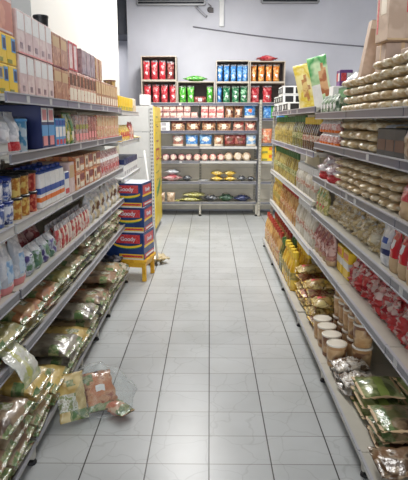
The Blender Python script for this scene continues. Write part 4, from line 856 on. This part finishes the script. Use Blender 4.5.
chiprow(FDGREEN, 'dark green', [.285, .44, .585], bz + g, .295, 209, 'lower middle crate', .14)
chiprow(FORANGE, 'orange', [.745, .875, 1.005, 1.13], bz + .347 + g, .30, 210, 'upper right crate', .12)
chiprow(FRED, 'pink red', [.77, .985], bz + g, .30, 211, 'lower right crate', .18)
k = pouch('chip_bag', .20, .40, .10, [FGREEN, WHITE], lambda u, v: 1 if el(u, v, 0, .5, .4, .1) else 0, stand=False, lie=True, seed=212, wr=.3); put(k, (-.25, 9.80, bz + .363), R(84), 'green chip bag lying on top of the single low crate', 'chip bag')
k = pouch('chip_bag', .20, .34, .10, [FRED, WHITE], lambda u, v: 1 if el(u, v, 0, .5, .4, .1) else 0, stand=False, lie=True, seed=213, wr=.3); put(k, (.97, 9.80, bz + .693), R(92), 'red chip bag lying on top of the upper right crate', 'chip bag')
b1, b2, b3, b4, b5, b6 = 'top shelf of back rack', 'second shelf of back rack', 'third shelf of back rack', 'fourth shelf of back rack', 'fifth shelf of back rack', 'bottom shelf of back rack'
a1, a2, a3, a4, a5, a6 = 1.696, 1.481, 1.216, .966, .606, .246
BISC = B('biscuit_box_print', [(176, 110, 100), (206, 150, 138), (150, 84, 78), (226, 196, 186)], 26)
k = carton('biscuit_box', .113, .2, .102, [BISC, DRED, CREAMB], [(.1, .45, .9, .85, 2), (.0, 0, 1, .12, 1)])
run(k, 'brown biscuit box', 'biscuit box', 'B', a1, -1.16, -.33, 7, b1, 2, group='brown biscuit boxes'); put(k, (-.265, 9.74, a1), 0, 'single brown biscuit box at the right end of its stack', 'biscuit box')
k = carton('biscuit_box', .122, .2, .102, [B('red_biscuit_print', [(196, 84, 76), (216, 120, 108), (170, 60, 56), (232, 180, 170)], 26), RED, CREAMB], [(.1, .5, .9, .85, 2), (0, 0, 1, .1, 1)]); run(k, 'red biscuit box', 'biscuit box', 'B', a1, -.155, .245, 3, b1, 2)
FOOD = film('food_photo_film', [(60, 36, 30), (150, 90, 60), (216, 180, 140), (90, 40, 36)], 22, .4, 18)
FOODR = film('food_photo_red', [(120, 34, 36), (170, 80, 70), (220, 180, 160), (90, 24, 30)], 22, .4, 18)
k = pouch('snack_pack', .152, .205, .09, [FOOD, CREAMB], lambda u, v: 1 if el(u, v, 0, .5, .4, .2) else 0, seed=220); run(k, 'dark food snack pack', 'snack pack', 'B', a1, .255, .575, 2, b1)
k = pouch('snack_pack', .20, .22, .09, [FBLUE, CREAMB, ORANGE], lambda u, v: 1 if v < .25 else (2 if el(u, v, .1, .6, .3, .15) else 0), seed=221); run(k, 'sky blue snack pack', 'snack pack', 'B', a1, .58, .80, 1, b1)
k = carton('tea_box', .16, .2, .075, [WHITE, GREYB, RED], [(.1, .2, .6, .8, 1)]); run(k, 'white tea box', 'box', 'B', a2, -1.0, -.69, 2, b2, 2)
k = pouch('snack_pack', .25, .162, .09, [FOOD, CREAMB, DRED], lambda u, v: 1 if el(u, v, 0, .45, .45, .25) else (2 if v > .85 else 0), seed=222); run(k, 'dark biscuit snack pack', 'snack pack', 'B', a2, -.68, .38, 4, b2)
k = pouch('snack_pack', .20, .162, .09, [FOODR, CREAMB], lambda u, v: 1 if el(u, v, 0, .5, .5, .2) else 0, seed=223); run(k, 'deep red snack pack', 'snack pack', 'B', a2, .39, .81, 2, b2, twist=5)
def fp(mat, w, col, x0, x1, n, seed, h=.21, p2=CREAMB): run(pouch('food_bag', w, h, .09, [mat, p2, FSILVER], lambda u, v: 1 if v < .22 or el(u, v, 0, .55, .5, .15) else (2 if v > .92 else 0), seed=seed), col + ' food bag', 'food bag', 'B', a3, x0, x1, n, b3)
fp(film('silver_brown_film', [(150, 130, 126), (190, 176, 172), (110, 76, 70), (176, 110, 90)], 22), .20, 'silver brown', -.66, -.44, 1, 230)
fp(FBLUE, .22, 'sky blue', -.43, .05, 2, 231); fp(film('tan_food_film', [(196, 160, 120), (216, 186, 150), (150, 90, 60)], 18), .17, 'tan', .06, .25, 1, 232)
fp(FDRED, .20, 'dark red', .26, .62, 2, 233, .215, BROWN); fp(film('pale_blue_film', [(170, 200, 226), (214, 224, 234), (110, 160, 206)], 18), .18, 'pale blue', .63, .81, 1, 234)
def rolls(mat, lab, xs, z, r, L, seed, where):
    m = MB(); pr = [(.0 + r * .3, 0), (r * .9, .006), (r, .02), (r, L - .02), (r * .9, L - .006), (r * .3, L)]
    m.lathe(pr, 14); lid = MB(); lid.lathe([(r * .62, -.003), (r * .62, .0)], 14)
    def rot(b): b.v = [(x, zz - L / 2, y + r) for x, y, zz in b.v]
    rot(m); rot(lid)
    k = Kind('biscuit_roll', [('wrapper', m.mesh('roll_wrapper', [mat], True), None), ('end_label', lid.mesh('roll_end', [CREAMB]), None)], 2 * r, L, 2 * r)
    for i, x in enumerate(xs): put(k, (x, 9.64 + L / 2, z), R(rnd.uniform(-6, 6)), f'{lab}, {ORD[i]} from the left, {where}', 'roll', lab + 's')
rolls(film('maroon_roll', [(120, 50, 60), (160, 96, 100), (206, 170, 166)], 30), 'maroon wrapped roll', [-.90, -.765, -.63, -.495, -.36], a4, .062, .2, 1, b4)
rolls(film('coral_roll', [(196, 90, 90), (216, 140, 130), (230, 190, 180)], 30), 'coral wrapped roll', [-.215, -.08, .055, .19], a4, .062, .2, 2, b4)
rolls(film('cream_roll', [(206, 186, 150), (226, 210, 180), (176, 140, 110)], 30), 'large cream wrapped roll', [.33, .49, .65], a4, .076, .2, 3, b4)
k = pouch('flat_bag', .16, .2, .05, [FGRY], None, stand=False, lie=True, seed=240); put(k, (.77, 9.75, a4), 0, 'flat grey bag right of the cream rolls on fourth shelf', 'bag')
def fl(mat, x, y, z, w, L, t, label, rz=90, seed=0, name='flat_bag'):
    put(pouch(name, w, L, t, [mat, CREAMB], lambda u, v: 1 if el(u, v, 0, .5, .3, .14) else 0, stand=False, lie=True, seed=250 + seed, wr=.3), (x, y, z), R(rz), label, 'bag')
FROSE = film('rose_bag_film', [(206, 130, 130), (226, 190, 186), (186, 90, 96)], 16); FGRD = film('slate_bag_film', [(80, 84, 92), (120, 124, 130), (60, 62, 70)], 16); FNAV = film('navy_bag_film', [(36, 44, 84), (60, 70, 116), (28, 34, 66)], 14); FDG = film('bottle_green_film', [(40, 76, 56), (70, 106, 80), (30, 60, 44)], 14)
fl(FROSE, -.66, 9.76, a5, .22, .34, .125, 'rose bag lying under the pale bag, fifth shelf of back rack', 88, 1); fl(FWHITE, -.66, 9.76, a5 + .118, .19, .26, .10, 'pale bag on the rose bag, fifth shelf of back rack', 84, 2); fl(FGRD, -.40, 9.76, a5, .2, .16, .11, 'slate bag right of the rose bag, fifth shelf of back rack', 90, 3); fl(FROSE, -.92, 9.76, a5, .16, .16, .10, 'small rose bag at the left end, fifth shelf of back rack', 90, 4)
fl(FWHITE, -.10, 9.78, a5, .16, .2, .03, 'thin white bag left of the yellow packs, fifth shelf of back rack', 88, 5)
for i, x in enumerate((.13, .36)):
    for la in range(2): fl(FYEL, x, 9.77, a5 + la * .096, .20, .22, .092, ('left' if i == 0 else 'right') + ' yellow pack, ' + LAY[2][la] + 'fifth shelf of back rack', 86 + 5 * i, 6 + i * 2 + la, 'yellow_pack')
fl(FGRD, .57, 9.77, a5, .2, .15, .10, 'slate bag right of the yellow packs, fifth shelf of back rack', 92, 11); fl(FGRD, .73, 9.77, a5, .2, .13, .09, 'small slate bag at the right end, fifth shelf of back rack', 90, 12)
k = pouch('tan_bag', .15, .17, .09, [film('tan_rice_film', [(190, 160, 126), (214, 190, 160), (160, 126, 92)], 18)], None, seed=260); run(k, 'tan standing bag', 'bag', 'B', a6, -.95, -.60, 2, b6)
FYG = film('lime_rice_film', [(176, 176, 70), (206, 202, 110), (140, 140, 50), (226, 220, 160)], 16)
for la in range(2): fl(FYG, -.33 + .05 * la, 9.78, a6 + la * .082, .28, .38, .078, 'lime yellow bag, ' + LAY[2][la] + 'bottom shelf of back rack', 86, 20 + la)
fl(FYG, -.545, 9.80, a6, .2, .16, .03, 'small thin lime bag, bottom shelf of back rack', 90, 23)
fl(FGRD, .02, 9.78, a6, .24, .25, .12, 'slate bag left of the green bag, bottom shelf of back rack', 90, 24); fl(FDG, .29, 9.78, a6, .24, .26, .135, 'bottle green bag in the middle, bottom shelf of back rack', 90, 25); fl(FNAV, .58, 9.78, a6, .24, .30, .12, 'navy bag right of the green bag, bottom shelf of back rack', 90, 26)
# corner rack
run(pouch('snack_pack', .22, .23, .09, [FBLUE, LEAF, WHITE], lambda u, v: 1 if u > .2 else 0, seed=270), 'sky and leaf snack pack', 'snack pack', 'B', 1.691, .90, 1.36, 2, 'corner rack top shelf')
run(pouch('snack_pack', .19, .25, .09, [film('orange_red_film', [(214, 110, 70), (232, 160, 110), (196, 76, 56), (236, 206, 170)], 18), FWHITE], None, seed=271), 'orange red snack pack', 'snack pack', 'B', 1.271, .88, 1.30, 2, 'corner rack second shelf')
run(carton('carton', .235, .22, .127, [YEL, OLIVE, ORANGE], [(.1, .1, .5, .4, 1), (.6, .5, .9, .9, 2)]), 'yellow carton', 'carton', 'B', .961, .88, 1.38, 2, 'corner rack third shelf', 2)
